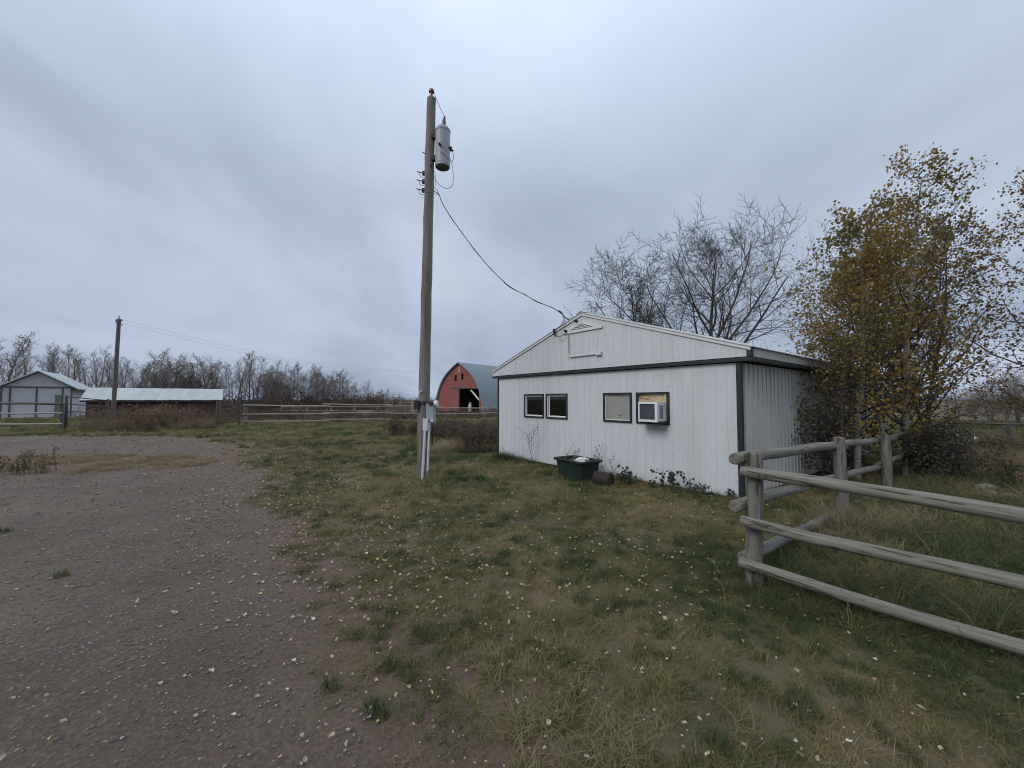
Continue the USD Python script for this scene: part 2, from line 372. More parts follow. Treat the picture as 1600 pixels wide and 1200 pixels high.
def grass_mat(name, green, olive, straw, s=0.55, lo=0.40, hi=0.62):
    nodes = {'g': ('geometry', {}), 'm': ('mapping', {'scale': (1, 0.7, 0.0)}), 'n': ('noise_texture', {'scale': s, 'detail': 6, 'roughness': 0.62}),
             'r': ('rgb_ramp', {'ramp': [(lo, green), ((lo + hi) / 2, olive), (hi, straw)]}),
             'n2': ('noise_texture', {'scale': 5.0, 'detail': 3}), 'ad': ('math', {'math_type': 'multiply_add', 'value2': 0.30, 'value3': -0.15}), 'su': ('math', {'math_type': 'add'}),
             'ri': ('rgb_ramp', {'ramp': [(0, (0.45, 0.47, 0.42)), (0.5, (0.95, 0.95, 0.95)), (0.8, (1.3, 1.22, 1.1)), (1, (2.3, 2.0, 1.6))]}),
             'x': ('mix', {'mix_type': 'multiply', 'fac': 1.0}),
             'b': ('principled_bsdf', {'roughness': 0.7, 'specular_ior_level': 0.3}), 't': ('translucent_bsdf', {}), 'mc': ('mix_closure', {'fac': 0.25})}
    links = [('g.position', 'm.vector'), ('m.vector', 'n.vector'), ('m.vector', 'n2.vector'), ('n2.fac', 'ad.value1'), ('n.fac', 'su.value1'), ('ad.value', 'su.value2'), ('su.value', 'r.fac'),
             ('g.random_per_island', 'ri.fac'), ('r.color', 'x.color1'), ('ri.color', 'x.color2'), ('x.color', 'b.base_color'), ('x.color', 't.color'),
             ('b.BSDF', 'mc.closure1'), ('t.BSDF', 'mc.closure2')]
    return usdkit.material(stage, '/World/Looks/' + name, nodes, links, surface='mc.closure')


GREEN, OLIVE, STRAW = (0.140, 0.162, 0.056), (0.30, 0.258, 0.100), (0.45, 0.34, 0.165)
M['lawn'] = grass_mat('lawn_blades', GREEN, OLIVE, STRAW)
M['long_grass'] = grass_mat('long_grass_blades', (0.095, 0.128, 0.050), (0.175, 0.175, 0.070), (0.34, 0.26, 0.105), s=0.6, lo=0.48, hi=0.74)
M['straw'] = grass_mat('straw_blades', (0.31, 0.25, 0.10), (0.42, 0.335, 0.16), (0.52, 0.42, 0.23))
M['green_blades'] = grass_mat('green_blades', (0.075, 0.120, 0.045), (0.12, 0.16, 0.06), (0.19, 0.19, 0.08))
M['tan_grass'] = grass_mat('dry_grass_blades', (0.21, 0.165, 0.085), (0.29, 0.225, 0.125), (0.35, 0.275, 0.165))


def ground_material(name):
    nodes = {'g': ('geometry', {}), 'at': ('attribute', {'attribute': 'gravel'}), 'dirt': ('attribute', {'attribute': 'dirt'}),
             'm': ('mapping', {'scale': (1, 0.7, 0.0)}), 'n': ('noise_texture', {'scale': 0.55, 'detail': 6, 'roughness': 0.62}),
             'soil': ('rgb_ramp', {'ramp': [(0.40, (0.065, 0.060, 0.032)), (0.51, (0.105, 0.084, 0.048)), (0.62, (0.15, 0.112, 0.070))]}),
             'fine': ('noise_texture', {'scale': 34.0, 'detail': 8, 'roughness': 0.78}),
             'grav': ('rgb_ramp', {'ramp': [(0.30, (0.058, 0.049, 0.042)), (0.5, (0.105, 0.090, 0.077)), (0.72, (0.20, 0.178, 0.156))]}),
             'big': ('noise_texture', {'scale': 0.55, 'detail': 8, 'roughness': 0.72}),
             'bigr': ('rgb_ramp', {'ramp': [(0.30, (0.66, 0.58, 0.50)), (0.5, (1.0, 0.92, 0.84)), (0.70, (1.28, 1.20, 1.10))]}),
             'gm': ('mix', {'mix_type': 'multiply', 'fac': 1.0}),
             'brown': ('rgb_ramp', {'ramp': [(0.3, (0.066, 0.043, 0.031)), (0.7, (0.165, 0.115, 0.084))]}),
             'edge': ('noise_texture', {'scale': 3.5, 'detail': 5, 'roughness': 0.65}),
             'em': ('math', {'math_type': 'multiply_add', 'value2': 1.7, 'value3': -0.85}),
             'ea': ('math', {'math_type': 'add'}), 'er': ('rgb_ramp', {'ramp': [(0.34, (0, 0, 0)), (0.72, (1, 1, 1))]}),
             'da': ('math', {'math_type': 'add'}), 'dr': ('rgb_ramp', {'ramp': [(0.40, (0, 0, 0)), (0.65, (1, 1, 1))]}),
             'x1': ('mix', {}), 'x2': ('mix', {}), 'x3': ('mix', {}), 'dh': ('math', {'math_type': 'multiply', 'value2': 0.5}),
             'bump': ('bump', {'strength': 0.9, 'distance': 0.02}),
             'b': ('principled_bsdf', {'roughness': 0.92, 'specular_ior_level': 0.25})}
    links = [('g.position', 'm.vector'), ('m.vector', 'n.vector'), ('n.fac', 'soil.fac'), ('g.position', 'fine.vector'), ('fine.fac', 'grav.fac'), ('fine.fac', 'brown.fac'),
             ('g.position', 'big.vector'), ('big.fac', 'bigr.fac'), ('grav.color', 'gm.color1'), ('bigr.color', 'gm.color2'),
             ('g.position', 'edge.vector'), ('edge.fac', 'em.value1'), ('em.value', 'ea.value1'), ('at.fac', 'ea.value2'), ('ea.value', 'er.fac'),
             ('em.value', 'da.value1'), ('dirt.fac', 'da.value2'), ('da.value', 'dr.fac'),
             ('dr.color', 'x1.fac'), ('soil.color', 'x1.color1'), ('brown.color', 'x1.color2'),
             ('er.color', 'x2.fac'), ('x1.color', 'x2.color1'), ('gm.color', 'x2.color2'), ('x2.color', 'x3.color1'), ('brown.color', 'x3.color2'), ('dr.color', 'dh.value1'), ('dh.value', 'x3.fac'), ('x3.color', 'b.base_color'),
             ('fine.fac', 'bump.height'), ('bump.normal', 'b.normal')]
    return usdkit.material(stage, '/World/Looks/' + name, nodes, links, surface='b.BSDF')


M['ground'] = ground_material('lawn_soil')
M['gravel'] = ground_material('drive_gravel')
M['glass'] = usdkit.material(stage, '/World/Looks/window_glass', {'f': ('fresnel', {'IOR': 1.55}), 't': ('transparent_bsdf', {'color': (0.75, 0.8, 0.8)}), 'g': ('glossy_bsdf', {'roughness': 0.03, 'color': (0.9, 0.9, 0.9)}), 'mc': ('mix_closure', {})},
                             [('f.fac', 'mc.fac'), ('t.BSDF', 'mc.closure1'), ('g.BSDF', 'mc.closure2')], surface='mc.closure')

# ------------------------------------------------------------------ ground and drive
EDGE_Y = np.array([-6, 0.5, 1.5, 3.0, 5.0, 7.7, 10.9, 14.0, 17.0, 19.0, 22.0])
EDGE_X = np.array([1.2, 0.2, -0.35, -1.15, -2.55, -4.7, -7.4, -10.0, -13.5, -18.0, -30.0])


def gravel_mask(x, y):
    ex = np.interp(y, EDGE_Y, EDGE_X)
    d = (ex - x) / (0.9 + 0.06 * np.clip(y, 0, 20))
    d = d + 1.3 * (n2(x, y, 0.9, 5) - 0.5) + 0.7 * (n2(x, y, 2.7, 6) - 0.5)
    m = sstep(-0.9, 1.1, d) * (1 - sstep(17.2, 18.6, y + 1.2 * (n2(x, y, 0.5, 8) - 0.5)))
    # a tongue of dry grass on the left of the drive
    e = ((x + 12.6) / 4.6) ** 2 + ((y - 10.4) / 1.5) ** 2
    m = m * (0.35 + 0.65 * sstep(0.4, 1.5, e + 1.6 * (n2(x, y, 1.1, 9) - 0.5)))
    return np.where(x < -45, 0, m)


def dirt_mask(x, y):
    ex = np.interp(y, EDGE_Y, EDGE_X)
    d = (x - ex) / (0.8 + 0.10 * np.clip(y, 0, 20))
    m = 0.72 * np.exp(-((d - 0.1) / np.where(d < 0.1, 1.7, 1.15)) ** 2)
    m = m + 0.55 * sstep(0.52, 0.72, n2(x, y * 1.6, 0.23, 21)) * sstep(8, 13, y) * (1 - sstep(24, 30, y))
    e = ((x + 12.6) / 4.6) ** 2 + ((y - 10.4) / 1.5) ** 2
    m = m + 1.0 * (1 - sstep(0.7, 1.6, e))
    return np.clip(m, 0, 1)


def axis(lo, hi, step, far, grow=1.16):
    a = list(np.arange(lo, hi + 1e-6, step))
    s = step
    while a[-1] < far:
        s *= grow; a.append(a[-1] + s)
    s = step
    while a[0] > -far:
        s *= grow; a.insert(0, a[0] - s)
    return np.array(a)


gx, gy = axis(-18, 14, 0.14, 1500), axis(-2, 22, 0.14, 1500)
X, Y = np.meshgrid(gx, gy)
mask = gravel_mask(X, Y); dirt = dirt_mask(X, Y)
near = (np.abs(X) < 30) & (Y < 40)
EXg = np.interp(Y, EDGE_Y, EDGE_X)
ruts = sum(np.exp(-((X - (EXg - o_ - 0.10 * np.clip(Y, 0, 18)) + 0.25 * np.sin(Y * 0.7)) / 0.26) ** 2) for o_ in (1.5, 3.1)) * mask
Z = ground_z(X, Y) - 0.030 * ruts + np.where(near, 0.030 * (n2(X, Y, 2.6, 12) - 0.5) + 0.02 * (n2(X, Y, 6.3, 13) - 0.5) * (1 - mask), 0)
V = np.stack([X.ravel(), Y.ravel(), Z.ravel()], 1)
nx, ny = len(gx), len(gy)
i, j = np.meshgrid(np.arange(ny - 1), np.arange(nx - 1), indexing='ij')
q = np.stack([i * nx + j, i * nx + j + 1, (i + 1) * nx + j + 1, (i + 1) * nx + j], -1).reshape(-1, 4)


def with_masks(meshprim, idx):
    api = UsdGeom.PrimvarsAPI(meshprim)
    api.CreatePrimvar('gravel', Sdf.ValueTypeNames.FloatArray, 'vertex').Set(Vt.FloatArray.FromNumpy(mask.ravel()[idx].astype(np.float32)))
    api.CreatePrimvar('dirt', Sdf.ValueTypeNames.FloatArray, 'vertex').Set(Vt.FloatArray.FromNumpy(dirt.ravel()[idx].astype(np.float32)))


on_drive = (mask.ravel()[q] > 0.5).all(1)
gq = q[~on_drive]; gu = np.unique(gq); gr_ = np.full(len(V), -1); gr_[gu] = np.arange(len(gu))
VN = meshkit.arrays((V, q), True)[2]


def sheet(path, idx, faces, m):
    p_ = usdkit.mesh(stage, path, (V[idx], faces), m)
    p_.CreateNormalsAttr(Vt.Vec3fArray.FromNumpy(VN[idx].astype(np.float32))); p_.SetNormalsInterpolation('vertex')
    with_masks(p_, idx)
    return p_


gm = sheet('/World/ground', gu, gr_[gq], M['ground'])
tag(gm.GetPrim(), kind='structure')
sel = q[on_drive]
used = np.unique(sel)
remap = np.full(len(V), -1); remap[used] = np.arange(len(used))
dm = sheet('/World/gravel_drive', used, remap[sel], M['gravel'])
tag(dm.GetPrim(), kind='structure')

# ------------------------------------------------------------------ white metal building
C = G(1160, 783)
HROT = math.degrees(math.atan2(-0.782, 0.623))
hx, hy = np.array([0.623, -0.782]) / np.hypot(0.623, 0.782), np.array([0.782, 0.623]) / np.hypot(0.623, 0.782)
W, L, HW = 6.85, 9.6, 2.385


def front_at(px, py, off=0.0):
    """local (x, z) on the building's front plane (local y = -off) seen at a pixel"""
    d = P(px, py, 1.0) - [0, 0, CAMZ]
    nrm = np.array([hy[0], hy[1], 0])
    o = np.array([C[0], C[1], 0]) - nrm * off
    t = np.dot(o - [0, 0, CAMZ], nrm) / np.dot(d, nrm)
    p = np.array([0, 0, CAMZ]) + d * t
    return float(np.dot((p - o)[:2], hx)), float(p[2])


def hw(x, y, z):
    """building-local to world"""
    p = C[:2] + hx * x + hy * y
    return np.array([p[0], p[1], z])


house = thing('metal_building', 'low white metal-clad building with dark green trim and shallow gable', 'building', (C[0], C[1], 0), HROT)
wins = {'w1': (820.5, 849.8, 617, 652.2), 'w2': (854.3, 886.8, 616, 653.6), 'w3': (944, 987, 614.8, 658.2), 'w4': (995.5, 1045.7, 613.6, 661)}
rects = {}
for k, (a, b, t, bt) in wins.items():
    xa, _ = front_at(a, t); xb, _ = front_at(b, t)
    rects[k] = (xa, xb, 1.215, 1.835)
holes = shapely.union_all([sbox(a, z0, b, z1) for a, b, z0, z1 in rects.values()])
PW = W / 34
for k in range(34):                                             # front sheet panels with a standing rib each
    a = -W + k * PW
    full = sbox(a, 0.02, a + PW, HW - 0.06).difference(holes)
    rib = sbox(a + PW - 0.016, 0.02, a + PW - 0.003, HW - 0.06).difference(holes)
    for g_ in getattr(full, 'geoms', [full]):                   # a window cuts a panel into an upper and a lower piece
        if g_.is_empty or g_.area < 1e-4:
            continue
        ms = [ext(g_.intersection(sbox(a, 0, a + PW - 0.0003, 9)), -0.006 - 0.0005 * (k % 2), 0.0)]
        rb = rib.intersection(g_.buffer(1e-6))
        if not rb.is_empty:
            ms.append(ext(rb, -0.0105, -0.0065))
        part(house, 'wall_panel', cat_([m for m in ms if m is not None]), M['white_metal'])
SP = L / 48
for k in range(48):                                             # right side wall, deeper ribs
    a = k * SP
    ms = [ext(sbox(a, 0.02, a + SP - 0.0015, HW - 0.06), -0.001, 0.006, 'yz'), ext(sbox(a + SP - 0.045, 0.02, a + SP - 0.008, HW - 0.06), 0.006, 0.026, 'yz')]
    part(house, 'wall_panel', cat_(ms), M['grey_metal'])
for k in range(10):                                             # left wall and back wall
    a = k * L / 10
    part(house, 'wall_panel', ext(sbox(a, 0.02, a + L / 10 - 0.002, HW), -W - 0.006, -W, 'yz'), M['white_metal'])
for k in range(7):
    a = -W + k * W / 7
    part(house, 'wall_panel', ext(sbox(a, 0.02, a + W / 7 - 0.002, HW), L, L + 0.006), M['white_metal'])
part(house, 'inner_floor', bx(-W + 0.05, -0.05, 0.05, L - 0.05, 0.01, 0.05), M['dark_inside'])
part(house, 'inner_wall', cat_([ext(sbox(-W, 0.02, -0.01, HW - 0.06).difference(holes.buffer(-0.002)), 0.006, 0.09), ext(sbox(0.02, 0.02, L, HW - 0.06), -0.09, -0.006, 'yz'),
                                ext(sbox(0.02, 0.02, L, HW - 0.06), -W + 0.006, -W + 0.09, 'yz'), ext(sbox(-W + 0.1, 0.02, -0.1, HW - 0.06), L - 0.09, L - 0.006)]), M['dark_inside'])
# gable
ES, EF = 0.20, 0.06
ridge_x, ridge_z = -W / 2, 3.765
slope = (ridge_z - 2.59) / (W / 2 + ES)


def roof_z(x):
    return ridge_z - slope * abs(x - ridge_x)


gable = Polygon([(-W - ES, HW + 0.03), (ES, HW + 0.03), (ES, roof_z(ES) - 0.03), (ridge_x, ridge_z - 0.03), (-W - ES, roof_z(ES) - 0.03)])
vent = Polygon([(ridge_x - 0.56, 3.345), (ridge_x + 0.56, 3.345), (ridge_x, 3.345 + 0.185)])
GP = (W + 2 * ES) / 32
for k in range(32):
    a = -W - ES + k * GP
    pan = gable.intersection(sbox(a, 0, a + GP - 0.0003, 9)).difference(vent)
    rib = gable.intersection(sbox(a + GP - 0.016, 0, a + GP - 0.003, 9)).difference(vent.buffer(0.04))
    ms = [m for m in (ext(pan, -EF - 0.006 - 0.0005 * (k % 2), -EF), ext(rib, -EF - 0.0105, -EF - 0.0065)) if m is not None]
    part(house, 'gable_panel', cat_(ms), M['white_metal'])
part(house, 'gable_panel', ext(Polygon([(-W, HW), (0, HW), (0, roof_z(0) - 0.05), (ridge_x, ridge_z - 0.05), (-W, roof_z(0) - 0.05)]), L, L + 0.01), M['white_metal'], 'plain rear gable')
part(house, 'gable_trim', bx(-W - ES - 0.004, ES + 0.004, -EF - 0.024, 0.03, HW - 0.045, HW + 0.020), M['green_trim'])
part(house, 'eave_soffit', bx(0.028, ES + 0.002, 0.032, L + ES, HW - 0.035, HW + 0.028), M['green_trim'])
part(house, 'eave_soffit', bx(-W - ES, -W - 0.008, 0.032, L + ES, HW - 0.035, HW + 0.028), M['green_trim'])
part(house, 'corner_trim', cat_([bx(-0.045, 0.030, -0.030, -0.020, 0.0, HW - 0.057), bx(0.028, 0.034, -0.020, 0.055, 0.0, HW - 0.057)]), M['green_trim'])
part(house, 'corner_trim', cat_([bx(-W - 0.012, -W + 0.045, -0.028, -0.020, 0.0, HW - 0.057), bx(-W - 0.014, -W - 0.008, -0.020, 0.055, 0.0, HW - 0.057)]), M['green_trim'])
part(house, 'base_trim', bx(-W + 0.05, -0.08, -0.026, -0.0205, 0.0, 0.035), M['green_trim'])
for k in range(6):                                              # eave fascia on the right, in lengths
    part(house, 'fascia', bx(ES - 0.012, ES, 0.03 + k * L / 6, 0.03 + (k + 1) * L / 6 - 0.003, HW + 0.03, roof_z(ES) - 0.035), M['grey_metal'])
part(house, 'fascia', bx(-W - ES, -W - ES + 0.012, 0.03, L, HW + 0.03, roof_z(ES) - 0.035), M['grey_metal'])
part(house, 'fascia_corner', bx(ES - 0.055, ES + 0.006, -EF - 0.026, 0.05, HW + 0.0345, roof_z(ES) - 0.02), M['green_trim'])


def slab(x0, x1, lift0, lift1, y0, y1):
    z = [roof_z(x0), roof_z(x1)]
    return ext(Polygon([(x0, z[0] + lift0), (x1, z[1] + lift0), (x1, z[1] + lift1), (x0, z[0] + lift1)]), y0, y1)


for x0, x1 in ((-W - ES - 0.01, ridge_x - 0.002), (ridge_x + 0.002, ES + 0.01)):
    part(house, 'rake_trim', slab(x0, x1, -0.075, -0.018, -EF - 0.034, -EF - 0.0195), M['white_trim'])
    part(house, 'rake_trim', slab(x0, x1, -0.078, -0.018, L + 0.02, L + 0.035), M['white_trim'])
    n = 11
    for k in range(n):
        y0 = -EF - 0.05 + k * (L + EF + 0.12) / n; y1 = -EF - 0.05 + (k + 1) * (L + EF + 0.12) / n
        xa, xb = (x0 - 0.03, x1) if x0 < ridge_x - 0.1 else (x0, x1 + 0.03)
        part(house, 'roof_sheet', cat_([slab(xa, xb, -0.016, 0.0, y0, y1 - 0.004)] + [slab(xa, xb, 0.0005, 0.02, y0 + q_ - 0.02, y0 + q_ + 0.02) for q_ in (0.06, 0.36, 0.66)]), M['roof_metal'])
part(house, 'ridge_cap', ext(Polygon([(ridge_x - 0.16, roof_z(ridge_x - 0.16) + 0.022), (ridge_x, ridge_z + 0.022), (ridge_x + 0.16, roof_z(ridge_x + 0.16) + 0.022), (ridge_x + 0.16, roof_z(ridge_x + 0.16) + 0.03), (ridge_x, ridge_z + 0.032), (ridge_x - 0.16, roof_z(ridge_x - 0.16) + 0.03)]), -EF - 0.055, L + 0.08), M['roof_metal'])
# triangular louvre vent
lv = part(house, 'gable_vent', cat_([ext(vent.buffer(0.035, join_style=2, mitre_limit=1.6).difference(vent.buffer(-0.03)), -EF - 0.04, -EF - 0.019)]), M['white_trim'])
for k in range(4):
    z0 = 3.352 + k * 0.034
    s = vent.buffer(-0.031).intersection(sbox(-9, z0 + 0.008, 9, z0 + 0.026))
    if not s.is_empty:
        m = ext(s, -EF - 0.03, -EF - 0.02)
        part(lv, 'louvre_slat', m, M['white_trim'])
part(lv, 'vent_back', ext(vent.buffer(-0.001), -EF + 0.01, -EF + 0.02), M['dark_inside'])
# screws
scr = []
for z in (0.33, 0.75, 1.17, 1.93, 2.27):
    for k in range(34):
        a = -W + (k + 0.55) * PW
        if not holes.buffer(0.03).contains(shapely.Point(a, z)):
            scr.append(bx(a - 0.007, a + 0.007, -0.011, -0.0075, z - 0.007 + 0.004 * ((k * 7) % 3), z + 0.007 + 0.004 * ((k * 7) % 3)))
for k in range(32):
    a = -W - ES + (k + 0.55) * GP
    for z in (HW + 0.09, roof_z(a) - 0.16):
        if gable.buffer(-0.05).contains(shapely.Point(a, z)) and not vent.buffer(0.08).contains(shapely.Point(a, z)):
            scr.append(bx(a - 0.007, a + 0.007, -EF - 0.011, -EF - 0.0075, z - 0.007, z + 0.007))
for k in range(48):
    for z in (0.33, 1.05, 1.85):
        scr.append(bx(0.0065, 0.010, (k + 0.4) * SP - 0.007, (k + 0.4) * SP + 0.007, z - 0.007, z + 0.007))
part(house, 'screw_heads', cat_(scr), M['screw'], kind='stuff')
# windows
for k, (a, b, z0, z1) in rects.items():
    fr = 0.030
    outer = sbox(a - 0.01, z0 - 0.01, b + 0.01, z1 + 0.01); inner = sbox(a + fr, z0 + fr, b - fr, z1 - fr)
    lab = {'w1': 'small window, left of the dark pair', 'w2': 'small window, right of the dark pair', 'w3': 'window covered by dull grey board', 'w4': 'window opening filled with chipboard around the air conditioner'}[k]
    wdw = part(house, 'window', ext(outer.difference(inner), -0.036, 0.03), M['green_trim'], lab)
    if k in ('w1', 'w2'):
        i2 = sbox(a + fr + 0.03, z0 + fr + 0.035, b - fr - 0.02, z1 - fr - 0.025)
        part(wdw, 'sash_frame', ext(inner.buffer(-0.001).difference(i2), -0.012, 0.045), M['vinyl'])
        part(wdw, 'pane', ext(i2.buffer(0.004), 0.018, 0.022), M['glass'])
        if k == 'w2':
            part(wdw, 'sash_stile', ext(sbox(a + fr + 0.052, z0 + fr + 0.036, a + fr + 0.072, z1 - fr - 0.026), 0.0, 0.017), M['vinyl'])
        if k == 'w1':
            part(wdw, 'inner_upright', bx(a + 0.24, a + 0.30, 0.10, 0.13, z0 + 0.10, z1 - 0.12), M['vinyl'])
        else:
            part(wdw, 'inner_shelf', bx(a + 0.12, b - 0.10, 0.12, 0.30, z0 + 0.02, z0 + 0.20), M['box_grey'])
    elif k == 'w3':
        part(wdw, 'board', ext(inner.buffer(0.002), 0.010, 0.028), M['dull_board'])
        mx = (a + b) / 2
        part(wdw, 'latch', bx(mx + 0.03, mx + 0.06, 0.0, 0.012, z0 + 0.12, z0 + 0.15), M['black'])
        part(wdw, 'sash_frame', ext(inner.buffer(-0.001).difference(inner.buffer(-0.014)), -0.012, 0.0095), M['vinyl'])
    else:
        part(wdw, 'board', ext(inner.buffer(0.002), 0.014, 0.030), M['osb'])
        part(wdw, 'batten', bx(b - fr - 0.07, b - fr - 0.025, -0.016, 0.0135, z0 + fr + 0.002, z1 - fr - 0.002), M['osb'])
# conduit and service knobs on the gable
c0 = front_at(887.5, 523, 0.10); c1 = front_at(888, 549, 0.10); c2 = front_at(896, 556.6, 0.10); c3 = front_at(933, 553.2, 0.10)
zc = (c2[1] + c3[1]) / 2
pts = [(c0[0], -0.10, c0[1]), (c0[0], -0.10, zc + 0.12), (c0[0] + 0.025, -0.10, zc + 0.035), (c0[0] + 0.11, -0.10, zc), (c3[0], -0.10, zc)]
cd = part(house, 'conduit', pipe(spline(pts, 30), 0.017, 10), M['conduit'], smooth=40)
part(cd, 'conduit_box', bx(c3[0] - 0.02, c3[0] + 0.12, -0.13, -EF - 0.018, zc - 0.035, zc + 0.04, 0.008), M['conduit'])
kn = [front_at(901, 501.5, 0.09), front_at(885.3, 517.5, 0.09)]
for (kx, kz) in kn:
    m = cat_([trimesh.creation.cylinder(radius=0.034, height=0.04), trimesh.creation.cylinder(radius=0.024, height=0.09)])
    m.apply_transform(trimesh.transformations.rotation_matrix(math.pi / 2, [1, 0, 0])); m.apply_translation([kx, -EF - 0.065, kz])
    part(house, 'service_knob', m, M['black'])
rc = front_at(866, 519.5, 0.11)
part(house, 'cable_clamp', bx(rc[0] - 0.03, rc[0] + 0.03, -0.13, -EF - 0.036, rc[1] - 0.07, rc[1] + 0.09), M['black'])

# air conditioner in the fourth window
ax, az = front_at(997.2, 655.5, 0.36); bx_, _ = front_at(1027, 655.5, 0.36)
z0, z1 = 1.265, 1.265 + 0.385
wac = bx_ - ax
ac = thing('air_conditioner', 'white window air conditioner jutting from the chipboard-filled window', 'air conditioner', hw(ax + wac / 2, -0.36, z0), HROT)
h = z1 - z0
part(ac, 'casing', bx(-wac / 2 + 0.01, wac / 2 - 0.01, 0.05, 0.34, 0.012, h - 0.012), M['ac_white'])
fr_ = sbox(-wac / 2, 0, wac / 2, h)
part(ac, 'front_bezel', ext(fr_.difference(sbox(-wac / 2 + 0.03, 0.045, wac / 2 - 0.05, h - 0.04)), 0.0, 0.055), M['ac_white'])
gr = part(ac, 'grille', ext(sbox(-wac / 2 + 0.028, 0.043, wac / 2 - 0.048, h - 0.038), 0.020, 0.03), M['ac_grille'])
for k in range(14):
    zz = 0.055 + k * (h - 0.105) / 14
    part(gr, 'grille_slat', bx(-wac / 2 + 0.03, wac / 2 - 0.05, 0.012, 0.0195, zz, zz + 0.008), M['ac_grille'])
for k in range(7):
    part(ac, 'side_louvre', bx(wac / 2 - 0.0095, wac / 2 - 0.004, 0.10, 0.22, 0.07 + k * 0.037, 0.07 + k * 0.037 + 0.02), M['ac_grille'])
part(ac, 'support_ledge', bx(-wac / 2 - 0.06, wac / 2 + 0.02, 0.06, 0.36, -0.03, 0.011), M['green_trim'])

# ------------------------------------------------------------------ utility poles
pb = G(659.8, 746); pY = pb[1]
pt = P(672.3, 230, pY + 0.05)
axis_ = (pt - pb) / (pt[2] - pb[2])
PH = 8.55


def pole_at(z):
    return pb + axis_ * z


def pole_mesh(h, r0, r1, n=26, s=20, seed=1):
    z = np.linspace(-0.1, h, n)
    v, f = log_mesh(h + 0.1, r0, r1, seed, s=s, n=n, bend=0.006)
    v = v.copy(); zz = v[:, 2] - 0.1
    v[:, 0] += axis_[0] * zz; v[:, 1] += axis_[1] * zz; v[:, 2] = zz
    return v, f


pole = thing('utility_pole', 'tall weathered wooden utility pole standing in the lawn beside the white building', 'utility pole', pb)
part(pole, 'pole_shaft', pole_mesh(PH, 0.132, 0.096), M['pole_wood'], smooth=50)
for py in (269, 282, 296):                                      # secondary rack on the left of the pole
    z = P(664, py, pY)[2]; c = pole_at(z) - pb
    r = 0.11
    m = cat_([bx(-r - 0.055, -r + 0.02, -0.03, 0.03, -0.04, 0.04, 0.01)])
    m.apply_translation(c); ins = part(pole, 'clevis', m, M['black'])
    v, f = pipe([c + [-r - 0.03, 0, 0], c + [-r - 0.10, -0.01, 0.015], c + [-r - 0.17, -0.02, 0.03]], 0.012, 6)
    part(ins, 'clevis_pin', (v, f), M['black'])
    part(ins, 'jumper_wire', pipe(spline([c + [-r - 0.12, -0.015, 0.02], c + [-r - 0.11, -0.02, -0.06], c + [-r + 0.0, -0.03, -0.11]], 10), 0.006, 5), M['wire'])
c = pole_at(P(664, 240, pY)[2]) - pb
part(pole, 'peg', pipe([c + [-0.09, -0.02, 0], c + [-0.17, -0.03, 0.05]], 0.011, 6), M['black'])
c = pole_at(P(664, 261, pY)[2]) - pb
m = trimesh.creation.cylinder(radius=0.026, height=0.05); m.apply_transform(trimesh.transformations.rotation_matrix(math.pi / 2, [1, 0, 0])); m.apply_translation(c + [0.055, -0.10, 0])
part(pole, 'bolt_washer', m, M['black'])
c = pole_at(P(660, 612, pY)[2]) - pb
for dz in (0.0, -0.035):
    part(pole, 'tag_plate', bx(c[0] - 0.09, c[0] - 0.02 + dz, c[1] - 0.135, c[1] - 0.1, c[2] + dz, c[2] + dz + 0.018), M['white_plastic'])
c = pole_at(P(660, 631, pY)[2]) - pb
part(pole, 'strap', cat_([trimesh.Trimesh(*log_mesh(0.035, 0.137, 0.137, 5, n=4, bend=0)).apply_translation(c)]), M['black'])
part(pole, 'black_bracket', bx(c[0] - 0.20, c[0] - 0.08, c[1] - 0.15, c[1] - 0.03, c[2] - 0.12, c[2] + 0.07, 0.02), M['black'])
m = trimesh.creation.cone(radius=0.05, height=0.12); top = pole_at(PH) - pb; m.apply_translation(top)
part(pole, 'top_insulator', cat_([m, trimesh.creation.cylinder(radius=0.03, height=0.16).apply_translation(top + [0, 0, 0.12]), trimesh.creation.cylinder(radius=0.06, height=0.05).apply_translation(top + [0, 0, 0.17])]), M['porcelain'])

tb = P(691.5, 262, pY - 0.02)
tr = thing('pole_transformer', 'grey cylindrical transformer bolted high on the wooden utility pole', 'transformer', tb)
prof = [(0.0, 0.0), (0.15, 0.0), (0.163, 0.012), (0.163, 0.06), (0.168, 0.07), (0.163, 0.08), (0.163, 0.80), (0.172, 0.81), (0.172, 0.85), (0.12, 0.92), (0.0, 0.945)]
body = trimesh.creation.revolve(np.array(prof[1:-2]), sections=32)
part(tr, 'tank', body, M['tank_grey'], smooth=35)
m = trimesh.creation.cylinder(radius=0.151, height=0.012, sections=32); m.apply_translation([0, 0, 0.006]); part(tr, 'tank_underside', m, M['tank_under'])
part(tr, 'lid', trimesh.creation.revolve(np.array([(0.1725, 0.851), (0.12, 0.92), (0.0, 0.945)]), sections=32), M['tank_grey'], smooth=35)
for zz in (0.16, 0.66):
    part(tr, 'bracket', bx(-0.25, -0.15, -0.05, 0.05, zz, zz + 0.10), M['black'])
for k, (bx0, by0, zz) in enumerate([(0.16, -0.06, 0.42), (0.165, 0.02, 0.42), (-0.03, -0.165, 0.42)]):
    d = np.array([bx0, by0, 0]) / np.hypot(bx0, by0)
    v, f = pipe([d * 0.15 + [0, 0, zz], d * 0.21 + [0, 0, zz - 0.005], d * 0.24 + [0, 0, zz - 0.01]], [0.028, 0.026, 0.014], 10)
    part(tr, 'low_voltage_bushing', (v, f), M['black'])
v, f = pipe([[0, 0, 0.93], [0.02, 0, 1.02], [0.04, 0, 1.18]], [0.045, 0.05, 0.02], 12)
part(tr, 'high_voltage_bushing', (v, f), M['porcelain'])
